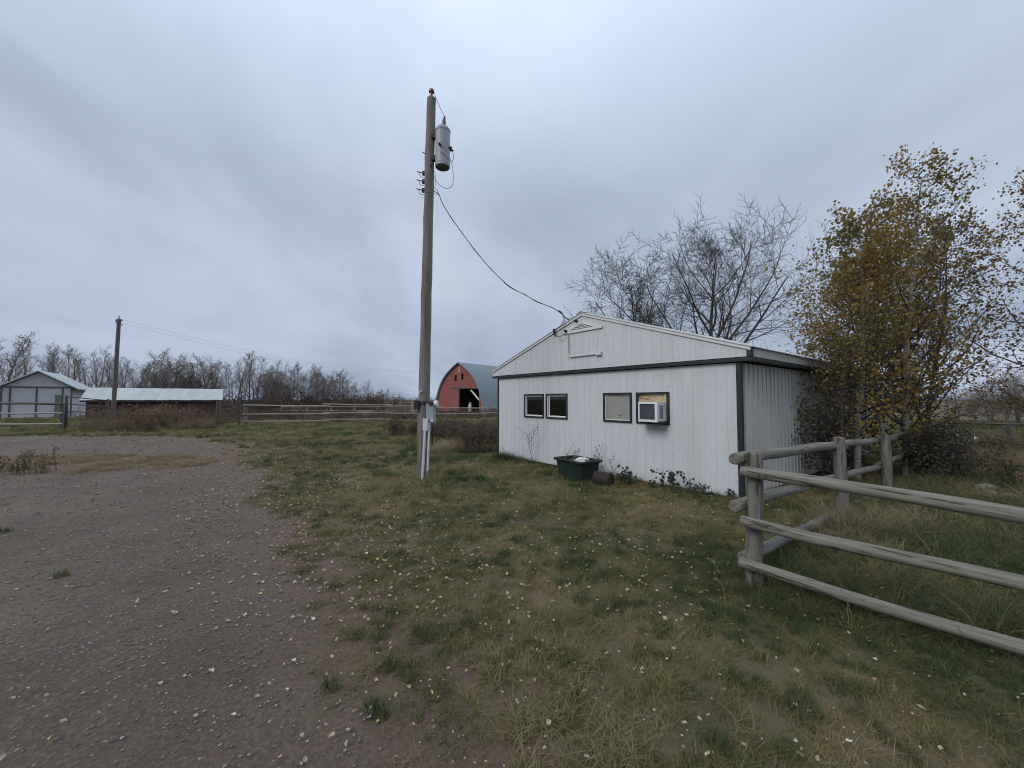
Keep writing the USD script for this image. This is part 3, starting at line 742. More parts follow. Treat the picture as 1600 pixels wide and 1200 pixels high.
part(tr, 'primary_lead', pipe(spline([np.array([0.04, 0, 1.18]), np.array([-0.05, 0.0, 1.35]), (top + pb - tb) + [0.05, 0, 0.17]], 14), 0.006, 5), M['wire'])


def wpath(pix, n=60, r=0.006, s=5):
    """pixels with their distance -> a world polyline"""
    return pipe(spline([P(*p) for p in pix], n), r, s)


yy = pY - 0.1
part(tr, 'drip_loop', wpath([(703, 246, yy), (707, 262, yy), (708.3, 280, yy), (706, 291, yy), (698, 294.5, yy), (688, 290, yy), (681, 282, yy), (678.5, 275, yy + 0.05)], 50), M['wire'], world=True)
part(tr, 'drip_loop', wpath([(688, 236, yy - 0.1), (696, 244, yy - 0.12), (703, 251, yy - 0.05), (707, 252, yy), (708.5, 245, yy), (707, 237, yy)], 40), M['wire'], world=True)
part(tr, 'drip_loop', wpath([(679, 268, yy + 0.02), (680.5, 280, yy), (680, 290, yy), (678, 295, yy + 0.03)], 20, 0.005), M['wire'], world=True)

# service cable from the pole to the gable
def pole_px(py):
    return P(676, py, pY)
hr = hw(front_at(885, 497.5, 0.11)[0], -0.13, 0)
Yh = hr[1]
pix = [(678, 299), (685, 302.5), (690, 315), (705, 340), (721, 362.5), (740, 388), (770, 423.5), (800, 450), (820, 460.5), (838, 470.5), (865, 482), (874, 487), (880, 493.5)]
pix3 = [(a, b, pY - 0.05 + (Yh - pY + 0.05) * np.clip((a - 678) / (880 - 678), 0, 1)) for a, b in pix]
sc = thing('service_cable', 'black electric cable sagging from the utility pole to the gable', 'cable', P(*pix3[0]))
part(sc, 'cable', wpath(pix3, 90, 0.0085, 6), M['wire'], world=True)
part(sc, 'twisted_neutral', wpath([(a, b + (1.1 if k % 2 else -0.6), c_) for k, (a, b, c_) in enumerate(pix3)], 90, 0.005, 5), M['wire'], world=True)
part(sc, 'dead_end_clamp', wpath([(880, 493.5, Yh), (884, 496.5, Yh), (889.5, 500.5, Yh)], 6, [0.014] * 6, 6), M['wire'], world=True)
for dx in (0.0, 1.6):
    part(sc, 'cable_tail', wpath([(872 + dx, 485, Yh), (878.5 + dx, 490.5, Yh), (880.6 + dx, 498, Yh), (876 + dx, 508.5, Yh + 0.05), (868 + dx, 515, Yh + 0.1), (866 + dx, 520, Yh + 0.16), (869.5 + dx, 525, Yh + 0.14), (875.5, 526.2, Yh + 0.06), (881, 522, Yh), (885.2, 517.5, Yh - 0.05)], 60, 0.0065, 5), M['wire'], world=True)
part(sc, 'cable_whip', wpath([(684.8, 302, pY - 0.05), (682, 296, pY - 0.08), (679, 295.5, pY - 0.08)], 10, 0.005, 5), M['wire'], world=True)
part(sc, 'cable_whip', wpath([(685.5, 304, pY - 0.05), (681, 303, pY - 0.08), (678, 302, pY - 0.1), (668, 301, pY - 0.14)], 14, 0.005, 5), M['wire'], world=True)

# meter boxes on the pole
mp = P(672.8, 660, pY - 0.14)
mb = thing('meter_box', 'grey electric meter box with white conduits strapped to the wooden pole', 'meter box', mp, -8)
part(mb, 'meter_cabinet', bx(-0.085, 0.085, -0.06, 0.08, 0.0, 0.40, 0.012), M['box_grey'])
part(mb, 'cabinet_lid', bx(-0.09, 0.09, -0.068, 0.085, 0.401, 0.412, 0.012), M['box_grey'])
m = trimesh.creation.cylinder(radius=0.065, height=0.07, sections=20); m.apply_transform(trimesh.transformations.rotation_matrix(math.pi / 2, [0, 1, 0])); m.apply_translation([0.115, 0.0, 0.405])
part(mb, 'meter_dome', m, M['white_plastic'], smooth=40)
part(mb, 'meter_ring', bx(-0.02, 0.081, -0.09, -0.069, 0.37, 0.45, 0.008), M['black'])
part(mb, 'switch_box', bx(-0.13, -0.02, -0.13, -0.065, -0.17, 0.09, 0.008), M['conduit'])
part(mb, 'switch_box', bx(-0.018, 0.035, -0.12, -0.065, -0.19, -0.005, 0.006), M['box_grey'])
part(mb, 'seal_tag', bx(0.03, 0.075, -0.075, -0.0605, 0.02, 0.075), M['white_plastic'])
part(mb, 'conduit_pipe', pipe([[-0.085, -0.10, -0.171], [-0.11, -0.10, -0.7], [-0.135, -0.11, -mp[2] - 0.02]], 0.029, 12), M['conduit'], smooth=40)
part(mb, 'conduit_pipe', pipe([[0.005, -0.095, -0.191], [-0.01, -0.095, -0.6], [-0.02, -0.10, -1.02]], 0.024, 12), M['conduit'], smooth=40)
part(mb, 'conduit_sleeve', pipe([[-0.02, -0.095, -1.021], [-0.035, -0.10, -mp[2] - 0.02]], 0.027, 12), M['pole_wood'], smooth=40)
part(mb, 'loose_cable', pipe(spline([[0.03, -0.05, 0.0], [0.07, -0.08, -0.06], [0.075, -0.07, -0.16], [0.05, -0.06, -0.22], [0.06, -0.05, -0.32], [0.05, -0.04, -0.48]], 24), 0.014, 7), M['black'], smooth=40)

# far left pole with its line
lb = G(175.5, 667, gz(-25, 25)); lY = lb[1]
lt = P(186, 498, lY)
lp = thing('utility_pole', 'distant dark utility pole leaning in front of the red shed', 'utility pole', lb)
v, f = log_mesh(1.0, 0.125, 0.095, 9, n=10, bend=0.002)
v = v.copy(); zz = v[:, 2].copy(); v[:, 0] += (lt - lb)[0] * zz; v[:, 1] += (lt - lb)[1] * zz; v[:, 2] = zz * (lt - lb)[2]
part(lp, 'pole_shaft', (v, f), M['pole_dark'], smooth=50)
d = lt - lb
part(lp, 'top_bracket', bx(d[0] - 0.20, d[0] + 0.20, d[1] - 0.05, d[1] + 0.05, d[2] - 0.14, d[2] - 0.06), M['dark_pipe'])
part(lp, 'top_insulator', trimesh.creation.cylinder(radius=0.05, height=0.22).apply_translation(d + [0, 0, 0.1]), M['conduit'])
part(lp, 'side_insulator', trimesh.creation.cylinder(radius=0.045, height=0.18).apply_translation(d + [-0.18, 0, -0.22]), M['conduit'])
part(lp, 'side_insulator', trimesh.creation.cylinder(radius=0.045, height=0.14).apply_translation(d + [0.2, 0, -0.40]), M['conduit'])
fp = P(664, 600, 150); fp[2] = gz(fp[0], 150)
fpole = thing('utility_pole', 'farthest utility pole carrying the line beyond the red shed', 'utility pole', fp)
v, f = log_mesh(12.6, 0.14, 0.1, 10, n=8, bend=0.004); part(fpole, 'pole_shaft', (v, f), M['pole_dark'], smooth=50)
for k, (py0, mid, py1) in enumerate([(498, (400, 551), 581), (503.5, (400, 556.5), 583.5)]):
    yq = lambda a: 1 / (1 / lY + (1 / 150 - 1 / lY) * (a - 186) / (664 - 186))
    pp = [(186 + 2 * k, py0), (260, py0 + 19), (330, py0 + 36.5), mid, (470, mid[1] + 13.5), (560, py1 - 6.5), (664, py1)]
    ln = [P(a, b, yq(a)) for a, b in pp]
    single('power_line', pipe(spline(ln, 60) - ln[0], np.linspace(0.005, 0.011, 60), 4), M['far_twig'], ['upper', 'lower'][k] + ' thin power line running right from the leaning dark pole', 'power line', loc=ln[0])

# ------------------------------------------------------------------ near log fence
def frail(th, a, b, r0, r1, seed, name='rail', m='rail_wood'):
    base = BASE[str(th.GetPath())]
    a = np.asarray(a, float); b = np.asarray(b, float)
    Lr = float(np.linalg.norm(b - a))
    T_ = along(a - base, b - base)
    lv_, lf_ = log_mesh(Lr, r0, r1, seed, n=max(8, int(Lr * 7)))
    p_ = part(th, name, (lv_, lf_), M[m], smooth=50, matrix=T_)
    if m == 'rail_wood' or (m == 'post_wood' and r0 < 0.1 and Lr < 1.5 and th.GetName() == 'log_rail_fence'):
        zz_ = Lr + 0.001 if m == 'post_wood' else -0.001
        ring = lv_[-18:] if m == 'post_wood' else lv_[:18]
        c_ = trimesh.creation.cylinder(radius=(r1 if m == 'post_wood' else r0) * 0.80, height=0.004, sections=18)
        c_.apply_translation([ring[:, 0].mean(), ring[:, 1].mean(), zz_])
        part(th, 'cut_end', c_, M['cut_end'], matrix=T_)


p1 = G(1181, 916); p1[2] = 0
p2 = np.array([4.62, 5.56, 0]); p3 = np.array([6.95, 7.35, 0]); p4 = p3 + (p3 - p2)
p2[2], p3[2], p4[2] = gz(*p2[:2]), gz(*p3[:2]), gz(*p4[:2])
fence = thing('log_rail_fence', 'grey weathered round-rail fence turning a corner in the right foreground', 'fence', p1)
frail(fence, p1 - [0, 0, 0.1], np.r_[p1[:2], P(1181, 706, p1[1])[2]], 0.070, 0.066, 21, 'post', 'post_wood')
frail(fence, p2 - [0, 0, 0.1], np.r_[p2[:2], P(1312, 683.5, p2[1])[2]], 0.078, 0.072, 22, 'post', 'post_wood')
frail(fence, p3 - [0, 0, 0.1], np.r_[p3[:2], P(1380, 680, p3[1])[2]], 0.082, 0.076, 23, 'post', 'post_wood')
frail(fence, p4 - [0, 0, 0.1], p4 + [0, 0, 1.15], 0.08, 0.075, 24, 'post', 'post_wood')
p0 = np.array([p1[0] + 1.85, p1[1] - 1.66, 0])
frail(fence, p0 + [0.06, 0.06, -0.1], p0 + [0.06, 0.06, 1.0], 0.07, 0.066, 25, 'post', 'post_wood')
nf = np.array([-0.67, -0.74]) * 0.118                           # near rails are nailed on the camera side
dirn = np.array([1.85, -1.66]) / np.hypot(1.85, 1.66)
for k, (a, b, r) in enumerate([((1157, 736), (1600, 806), 0.047), ((1158, 811), (1600, 915), 0.046), ((1155, 880), (1462, 970), 0.044)]):
    o = p1[:2] + nf
    ta = (a[0] - 800) / FPX; t = (ta * o[1] - o[0]) / (dirn[0] - ta * dirn[1])
    A = P(a[0], a[1], (o + dirn * t)[1])
    tb_ = (b[0] - 800) / FPX; t = (tb_ * o[1] - o[0]) / (dirn[0] - tb_ * dirn[1])
    B = P(b[0], b[1], (o + dirn * t)[1])
    B = A + (B - A) * (1.35 if k < 2 else 2.0)
    frail(fence, A, B, r, r + 0.006, 30 + k)
    u_ = (B - A) / np.linalg.norm(B - A)
    for dx in (0.13, 0.18):
        c_ = A + u_ * (dx + 0.02) + np.array([nf[0], nf[1], 0.0]) / 0.118 * (r + 0.001)
        part(fence, 'bolt', pipe([c_, c_ + np.array([nf[0], nf[1], 0]) * 0.05], 0.007, 6), M['black'], world=True)
dv = (p3 - p2)[:2] / np.linalg.norm((p3 - p2)[:2])
sd = np.array([-dv[1], dv[0]]) * 0.11
rows = [((1156, 716), (1392, 689.5)), ((1150, 792), (1400, 730)), ((1188, 869), (1375, 776))]
for k, (a, b) in enumerate(rows):
    o = p1[:2] + sd + dv * (-0.16 if k < 2 else 0.0)
    A = P(a[0], a[1], o[1])
    A[:2] = o
    e = p4[:2] + sd
    zb = P(b[0], b[1], p3[1])[2]
    B = np.array([p3[0] + sd[0] + dv[0] * 0.12, p3[1] + sd[1] + dv[1] * 0.12, zb])
    frail(fence, A, B, 0.056, 0.05, 40 + k)
    B2 = B + np.array([dv[0], dv[1], 0]) * 2.8
    B2[2] = zb - 0.03
    frail(fence, B + [0.03, 0.08, -0.02], B2 + [0, 0.05, 0], 0.05, 0.045, 50 + k)

# ------------------------------------------------------------------ far rail fence, gates, left fence
ff = thing('rail_fence', 'long pale three-rail fence crossing the yard behind the main pole', 'fence', P(384, 663, 26.4))
posts = [(384, 26.4), (510, 28.6), (608, 31.0), (682, 33.2), (757, 36.0), (832, 39.0)]
rail_y = {0: [(633.4, 634.2), (647, 647), (659.2, 657.4)], 1: [(631.8, 632.8), (644.6, 644.8), (655.2, 655.2)], 2: [(634.6, 634.4), (646.4, 645.6), (657, 655.4)],
          3: [(637.6, 638), (647, 646.6), (657, 655.8)], 4: [(636.8, 636.8), (644.2, 648), (653.6, 655.6)]}
PP = []
for k, (px, yy) in enumerate(posts):
    b = P(px, 640, yy); b[2] = gz(b[0], b[1]); PP.append(b)
    hgt = 1.42 if k == 0 else 1.15
    frail(ff, b - [0, 0, 0.1], b + [0, 0, hgt], 0.12 if k == 0 else 0.085, 0.11 if k == 0 else 0.075, 60 + k, 'post', 'post_wood')
for k in range(5):
    for q_, (ya, yb) in enumerate(rail_y[k]):
        A = P(posts[k][0] - 5, ya, posts[k][1] - 0.15); B = P(posts[k + 1][0] + 5, yb, posts[k + 1][1] - 0.15)
        if abs(k - 2) < 3:
            off = 0.07 * (k % 2); A[1] -= off; B[1] -= off
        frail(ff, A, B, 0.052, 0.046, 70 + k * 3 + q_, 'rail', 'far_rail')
lf = thing('rail_fence', 'three-rail wooden fence in front of the white garage at far left', 'fence', P(97, 674, 21.8))
LP = [(-150, 20.2), (-25, 20.9), (97, 21.6)]
for k, (px, yy) in enumerate(LP):
    b = P(px, 640, yy); b[2] = gz(b[0], b[1])
    frail(lf, b - [0, 0, 0.1], b + [0, 0, 1.55], 0.08, 0.075, 90 + k, 'post', 'pole_dark')
for k in range(2):
    for q_, (ya, yb) in enumerate([(630.6, 630.6), (645.8, 645.6), (663.5, 661.8)]):
        A = P(LP[k][0], ya, LP[k][1] - 0.12); B = P(LP[k + 1][0], yb, LP[k + 1][1] - 0.12)
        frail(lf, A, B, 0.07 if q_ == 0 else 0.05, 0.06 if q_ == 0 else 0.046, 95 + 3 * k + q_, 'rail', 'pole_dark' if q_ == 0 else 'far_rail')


def gate(name, label, pa, pb_, ya, yb, nb, r=0.028):
    """a tube gate between two pixel columns: (px, depth), bar heights by pixel"""
    A0 = P(pa[0], ya[-1], pa[1]); t = thing(name, label, 'gate', A0)
    bars = []
    for k in range(nb):
        s = k / (nb - 1)
        bars.append((P(pa[0], ya[0] + (ya[-1] - ya[0]) * s, pa[1]), P(pb_[0], yb[0] + (yb[-1] - yb[0]) * s, pb_[1])))
    for a, b in bars:
        part(t, 'gate_bar', pipe([a, b], r, 8), M['dark_pipe'], smooth=40, world=True)
    part(t, 'gate_stile', pipe([bars[0][0], bars[-1][0]], r * 1.2, 8), M['dark_pipe'], smooth=40, world=True)
    part(t, 'gate_stile', pipe([bars[0][1], bars[-1][1]], r * 1.2, 8), M['dark_pipe'], smooth=40, world=True)
    for px, yy, yt in ((pa[0] - 2.2, pa[1], ya[0]), (pb_[0] + 2.2, pb_[1], yb[0])):
        b = P(px, 640, yy); b[2] = gz(b[0], b[1]) - 0.05
        part(t, 'gate_post', pipe([b, np.r_[b[:2], P(px, yt - 2, yy)[2]]], 0.06, 10), M['dark_pipe'], smooth=40, world=True)
    return t


gate('tube_gate', 'dark steel tube gate standing beside the white garage', (105, 21.8), (166.5, 24.0), (620, 665.5), (625.5, 665.5), 5)
gate('tube_gate', 'dark steel tube gate between the red shed and the thick wooden post', (341.5, 25.0), (372, 26.0), (628, 661.5), (622.5, 658.5), 6)
# second, farther fence in front of the field
f2 = thing('rail_fence', 'farthest low rail fence along the open field before the barn', 'fence', P(450, 640, 52))
b0, b1 = P(440, 640, 50), P(690, 640, 56)
for k in range(8):
    s = k / 7; b = b0 + (b1 - b0) * s; b[2] = gz(b[0], b[1])
    part(f2, 'post', pipe([b, b + [0, 0, 1.25]], 0.08, 8), M['far_rail'], world=True)
    if k < 7:
        n_ = b0 + (b1 - b0) * (k + 1) / 7; n_[2] = gz(n_[0], n_[1])
        for zz in (0.62, 1.12):
            part(f2, 'rail', pipe([b + [0, -0.1, zz], n_ + [0, -0.1, zz]], 0.055, 6), M['far_rail'], world=True)

# ------------------------------------------------------------------ red arch-roofed barn
bc = P(717, 640, 72.0); bc[2] = gz(bc[0], 72)
PHI = math.radians(38)
brot = math.degrees(-PHI)                                       # local x along the front to the right, local y along the ridge
Wb, Hb, Lb = 6.4, 9.15, 20.0
barn = thing('arched_barn', 'red barn with a pointed arch grey-green roof and open doorway', 'barn', bc, brot)
prf = np.array([(1, 0), (0.965, 0.15), (0.885, 0.34), (0.76, 0.54), (0.59, 0.71), (0.30, 0.875), (0, 1)])
from scipy.interpolate import PchipInterpolator
tt = np.r_[0, np.cumsum(np.hypot(*np.diff(prf, axis=0).T))]
cur = PchipInterpolator(tt, prf)(np.linspace(0, tt[-1], 18)) * [Wb, Hb]
arch = np.vstack([cur, (cur * [-1, 1])[::-1][1:]])
poly = Polygon(arch)
door = sbox(0.15, 0.0, 5.0, 4.25)
lofts = [sbox(-1.15, 5.75, -0.6, 6.85), sbox(0.55, 5.95, 1.1, 7.05)]
part(barn, 'front_wall', ext(poly.buffer(-0.12).difference(shapely.union_all([door] + lofts)), 0.0, 0.15), M['red_barn'])
part(barn, 'rear_wall', ext(poly.buffer(-0.12), Lb - 0.15, Lb), M['red_barn'])
for side in (-1, 1):
    c_ = cur * [side, 1]
    pl = Polygon(np.vstack([c_, (c_ * [0.975, 0.985])[::-1]]))
    part(barn, 'roof', ext(pl.buffer(0.0005), -0.35, Lb + 0.3), M['barn_roof'])
part(barn, 'arch_trim', ext(Polygon(arch * [1.012, 1.006]).difference(Polygon(arch * [0.985, 0.985])), -0.40, -0.352), M['barn_roof'])
part(barn, 'door_track', bx(-2.2, 3.2, -0.10, -0.002, 4.3, 4.5), M['dark_pipe'])
part(barn, 'sliding_door', bx(-2.3, 0.12, -0.09, -0.012, 0.2, 4.27), M['red_barn'])
part(barn, 'door_post', bx(0.06, 0.22, -0.14, -0.093, 0.0, 4.25), M['dark_inside'])
part(barn, 'loft_sill', bx(-0.1, 0.1, -0.03, -0.002, 7.3, 8.3), M['pale_wood'])
v, f = pipe([[2.6, 0.4, 4.1], [5.1, 0.5, 1.8]], 0.16, 8); part(barn, 'diagonal_brace', (v, f), M['white_plastic'])
part(barn, 'barn_floor', bx(-Wb + 0.3, Wb - 0.3, 0.2, Lb - 0.2, 0.0, 0.05), M['soil'])
dp = bc + np.array([math.cos(-PHI) * 0.95 - math.sin(-PHI) * 2.0, math.sin(-PHI) * 0.95 + math.cos(-PHI) * 2.0, 0.05])
single('white_drum', trimesh.creation.revolve(np.array([(0.0, 0.0), (0.33, 0.0), (0.36, 0.06), (0.36, 1.1), (0.30, 1.3), (0.15, 1.75), (0.0, 1.8)]), sections=16), M['white_plastic'], 'pale upright container just inside the barn doorway', 'container', loc=dp, smooth=40)

# ------------------------------------------------------------------ red shed with pale sheet roof
sb0 = P(134, 640, 33.0); sb1 = P(342.5, 640, 38.2)
sL = float(np.linalg.norm((sb1 - sb0)[:2])); srot = math.degrees(math.atan2(*(sb1 - sb0)[[1, 0]]))
sg = gz((sb0[0] + sb1[0]) / 2, 34)
shed = thing('low_shed', 'long low dull red shed under a pale metal sheet roof', 'shed', (sb0[0], sb0[1], sg), srot)
ez = 1.72 - sg; rz = P(240, 607.3, 37)[2] - sg
op = []
for px, w_, y0, y1 in ((187, 0.22, 629, 633), (208, 0.5, 627.5, 633), (237, 0.78, 627.5, 633), (255, 0.3, 628, 630.5), (289, 0.55, 628.5, 631.5), (315, 0.2, 629.5, 632.5)):
    tq = (px - 800) / FPX; sd_ = (sb1 - sb0)[:2] / sL
    xx = (tq * sb0[1] - sb0[0]) / (sd_[0] - tq * sd_[1]); yq_ = sb0[1] + sd_[1] * xx
    op.append(sbox(xx - w_ / 2, min(P(px, y1, yq_)[2] - sg, ez - 0.35), xx + w_ / 2, min(P(px, y0, yq_)[2] - sg, ez - 0.1)))
nb = 30
opu = shapely.union_all(op)
for k in range(nb):
    a = k * sL / nb
    m = ext(sbox(a, 0, a + sL / nb - 0.012, ez - 0.05).difference(opu), -0.02 - 0.006 * (k % 3), 0.03)
    part(shed, 'wall_board', m, M['red_shed'])
part(shed, 'end_wall', cat_([ext(Polygon([(0, 0), (4, 0), (4, ez), (2, rz - 0.08), (0, ez - 0.05)]), sL - 0.05, sL, 'yz'), ext(Polygon([(0, 0), (4, 0), (4, ez), (2, rz - 0.08), (0, ez - 0.05)]), 0, 0.05, 'yz')]), M['red_shed'])
part(shed, 'rear_wall', bx(0, sL, 3.95, 4.0, 0, ez - 0.05), M['red_shed'])
for o in op:
    a, z0, b, z1 = o.bounds
    part(shed, 'window_shutter', bx(a - 0.01, b + 0.01, 0.045, 0.06, z0 - 0.01, z1 + 0.01), M['dark_inside'])
nr = 12
for k in range(nr):
    a = -0.35 + k * (sL + 0.6) / nr; b = -0.35 + (k + 1) * (sL + 0.6) / nr
    for s_ in (-1, 1):
        y0, y1 = (-0.3, 2.0) if s_ < 0 else (4.3, 2.0)
        z0 = ez - 0.10
        dz = 0.012 * (k % 2)
        v = np.array([[a, y0, z0 + dz], [b, y0, z0 + dz], [b, y1, rz + dz], [a, y1, rz + dz]])
        v = np.vstack([v, v + [0, 0, 0.03]])
        m = trimesh.convex.convex_hull(v)
        part(shed, 'roof_sheet', m, M['shed_roof'])
part(shed, 'eave_board', bx(-0.3, sL + 0.2, -0.285, -0.25, ez - 0.25, ez - 0.13), M['dark_inside'])

# ------------------------------------------------------------------ white garage at far left
gc = P(112, 640, 45.0); gcz = gz(gc[0], 45); gc[2] = gcz
gs = np.array([-0.62, 0.785]); gs /= np.linalg.norm(gs)
grot = math.degrees(math.atan2(-gs[0], gs[1]))
# local y runs along the side wall (away), local x to the right; front wall spans x from -Wg to 0
gx_dir = np.array([gs[1], -gs[0]])
tn = (2 - 800) / FPX
Wg = (gc[0] - tn * gc[1]) / (gx_dir[0] - tn * gx_dir[1]); Wg = abs(Wg)
Lg = 8.5
gar = thing('white_garage', 'white garage with dark vertical trim beyond the left fence', 'garage', gc, grot)
eg = P(112, 606, 45)[2] - gcz; pk = P(59, 580.5, 43.5)[2] - gcz
fw = Polygon([(-Wg, 0), (0, 0), (0, eg), (-Wg / 2, pk - 0.1), (-Wg, eg)])
part(gar, 'front_wall', ext(fw, 0, 0.1), M['garage_wall'])
part(gar, 'rear_wall', ext(fw, Lg - 0.1, Lg), M['garage_wall'])
part(gar, 'side_wall', bx(-0.1, 0, 0.102, Lg - 0.102, 0, eg), M['garage_wall'])
part(gar, 'side_wall', bx(-Wg, -Wg + 0.1, 0.102, Lg - 0.102, 0, eg), M['garage_wall'])
part(gar, 'header_trim', bx(-Wg, 0.02, -0.06, -0.002, eg - 0.05, eg + 0.10), M['garage_trim'])
for px in (2, 16, 57.5, 98, 112):
    tq = (px - 800) / FPX
    xx = -(gc[0] - tq * gc[1]) / (gx_dir[0] - tq * gx_dir[1])
    part(gar, 'door_trim', bx(xx - 0.07, xx + 0.07, -0.05, -0.003, 0, eg - 0.052), M['garage_trim'])
part(gar, 'side_trim', bx(0.002, 0.04, 0.0, Lg, eg - 0.1, eg), M['garage_trim'])
tq = (92.5 - 800) / FPX; xx = -(gc[0] - tq * gc[1]) / (gx_dir[0] - tq * gx_dir[1])
part(gar, 'small_door', bx(xx - 0.30, xx + 0.30, -0.045, -0.002, 0.0, P(92, 617, 44.5)[2] - gcz), M['garage_green'])
for s_ in (-1, 1):
    xe = -Wg / 2 + s_ * (Wg / 2 + 0.55)
    ze = eg - 0.55 * (pk - eg) / (Wg / 2) * 0.6
    v = np.array([[-Wg / 2, -0.4, pk], [xe, -0.4, ze], [xe, Lg + 0.4, ze], [-Wg / 2, Lg + 0.4, pk]])
    part(gar, 'roof', trimesh.convex.convex_hull(np.vstack([v, v + [0, 0, 0.12]])), M['shed_roof'])

# ------------------------------------------------------------------ vegetation: trees
def grow_tree(seed, height, r0, spec, lean=(0, 0), stems=1, wob=0.05, trop=0.25):
    """spec: per level dict(n children, len factor, angle, start fraction, points, thin). Returns branches per level [(pts, radii)]"""
    rg = np.random.default_rng(seed)
    levels = [[] for _ in range(len(spec) + 1)]

    def perp(d):
        a = np.cross(d, [0, 0, 1.0] if abs(d[2]) < 0.95 else [1.0, 0, 0]); a /= np.linalg.norm(a)
        return a, np.cross(d, a)

    def line(p, d, length, n, wobble, tropism):
        pts = [p]
        st = length / (n - 1)
        for _ in range(n - 1):
            d = d + rg.normal(0, wobble, 3) + [0, 0, tropism * st / max(length, 1e-6)]
            d = d / np.linalg.norm(d)
            pts.append(pts[-1] + d * st)
        return np.array(pts)

    cur_ = []
    for s in range(stems):
        d = np.array([lean[0], lean[1], 1.0]) + (rg.normal(0, 0.12, 3) if stems > 1 else 0)
        d /= np.linalg.norm(d)
        hh = height * (1 if s == 0 else rg.uniform(0.75, 0.97))
        pts = line(np.array([0.0, 0, -0.08]) + (rg.normal(0, 0.12, 3) * [1, 1, 0] if s else 0), d, hh, 12, wob * 0.6, 0.15)
        rad = r0 * (1 if s == 0 else 0.8) * (1 - np.linspace(0, 1, 12) * 0.93) ** 0.9
        cur_.append((pts, rad, hh))
        levels[0].append((pts, rad))
    for lv, sp in enumerate(spec):
        nxt = []
        for pts, rad, ln_ in cur_:
            nchild = sp['n'] if lv == 0 else max(1, int(round(sp['n'] * rg.uniform(0.6, 1.3))))
            az = rg.uniform(0, 6.28)
            for c_ in range(nchild):
                f_ = sp['start'] + (1 - sp['start']) * ((c_ + rg.uniform(0.1, 0.9)) / nchild)
                f_ = min(f_, 0.98)
                x = f_ * (len(pts) - 1); i0 = int(x); t_ = x - i0
                p = pts[i0] * (1 - t_) + pts[min(i0 + 1, len(pts) - 1)] * t_
                r = (rad[i0] * (1 - t_) + rad[min(i0 + 1, len(pts) - 1)] * t_)
                d0 = pts[min(i0 + 1, len(pts) - 1)] - pts[i0]; d0 = d0 / (np.linalg.norm(d0) + 1e-9)
                a, b = perp(d0)
                az += 2.4 + rg.uniform(-0.5, 0.5)
                an = math.radians(sp['ang'] * rg.uniform(0.7, 1.25))
                d = d0 * math.cos(an) + (a * math.cos(az) + b * math.sin(az)) * math.sin(an)
                shp = sp.get('shape')
                k = 1.0 if shp is None else np.interp(f_, *shp)
                ln2 = sp['len'] * (ln_ if lv else height) * k * rg.uniform(0.65, 1.2)
                pp = line(p, d, ln2, sp['pts'], sp.get('wob', wob * 1.6), sp.get('trop', trop))
                r2 = max(min(r * sp['thin'], ln2 * 0.03), sp.get('rmin', 0.003))
                rr = r2 * (1 - np.linspace(0, 1, sp['pts']) * 0.75)
                levels[lv + 1].append((pp, rr)); nxt.append((pp, rr, ln2))
        cur_ = nxt
    k_ = height / max(p[:, 2].max() for l_ in levels for p, r in l_)
    return [[(p * k_, r * k_) for p, r in l_] for l_ in levels]


SIDES = [10, 6, 4, 3, 3]


def wood(levels, lo, hi):
    return merge([tubes(levels[k], SIDES[k]) for k in range(lo, min(hi, len(levels)))])


def leaves_on(levels, lv, per, size, seed, spread=0.06, droop=0.35, keep=None):
    rg = np.random.default_rng(seed)
    pts = []
    for l in lv:
        for p, r in levels[l]:
            k = max(1, int(per * rg.uniform(0.5, 1.5)))
            x = rg.uniform(0.15, 1.0, k) * (len(p) - 1); i0 = np.minimum(x.astype(int), len(p) - 2); t_ = (x - i0)[:, None]
            pts.append(p[i0] * (1 - t_) + p[i0 + 1] * t_)
    c_ = np.vstack(pts); c_ = c_ + rg.normal(0, spread, c_.shape)
    if keep is not None:
        c_ = c_[keep(c_)]
    return leaf_mesh(c_, size, rg, droop)


def leaf_mesh(c_, size, rg, droop=0.35):
    n = len(c_)
    sz = size * rg.uniform(0.65, 1.3, n)[:, None]
    d = rg.normal(0, 1, (n, 3)); d[:, 2] -= droop * 2; d /= np.linalg.norm(d, axis=1, keepdims=True)
    s = np.cross(d, rg.normal(0, 1, (n, 3))); s /= np.linalg.norm(s, axis=1, keepdims=True)
    nn = np.cross(d, s)
    a = c_; b = c_ + d * sz * 0.5 + s * sz * 0.45 + nn * sz * 0.12; e = c_ + d * sz; g = c_ + d * sz * 0.5 - s * sz * 0.45 + nn * sz * 0.12
    v = np.stack([a, b, e, g], 1).reshape(-1, 3)
    k = np.arange(n)[:, None] * 4
    f = np.stack([k + [0, 1, 2], k + [0, 2, 3]], 1).reshape(-1, 3)
    return v, f


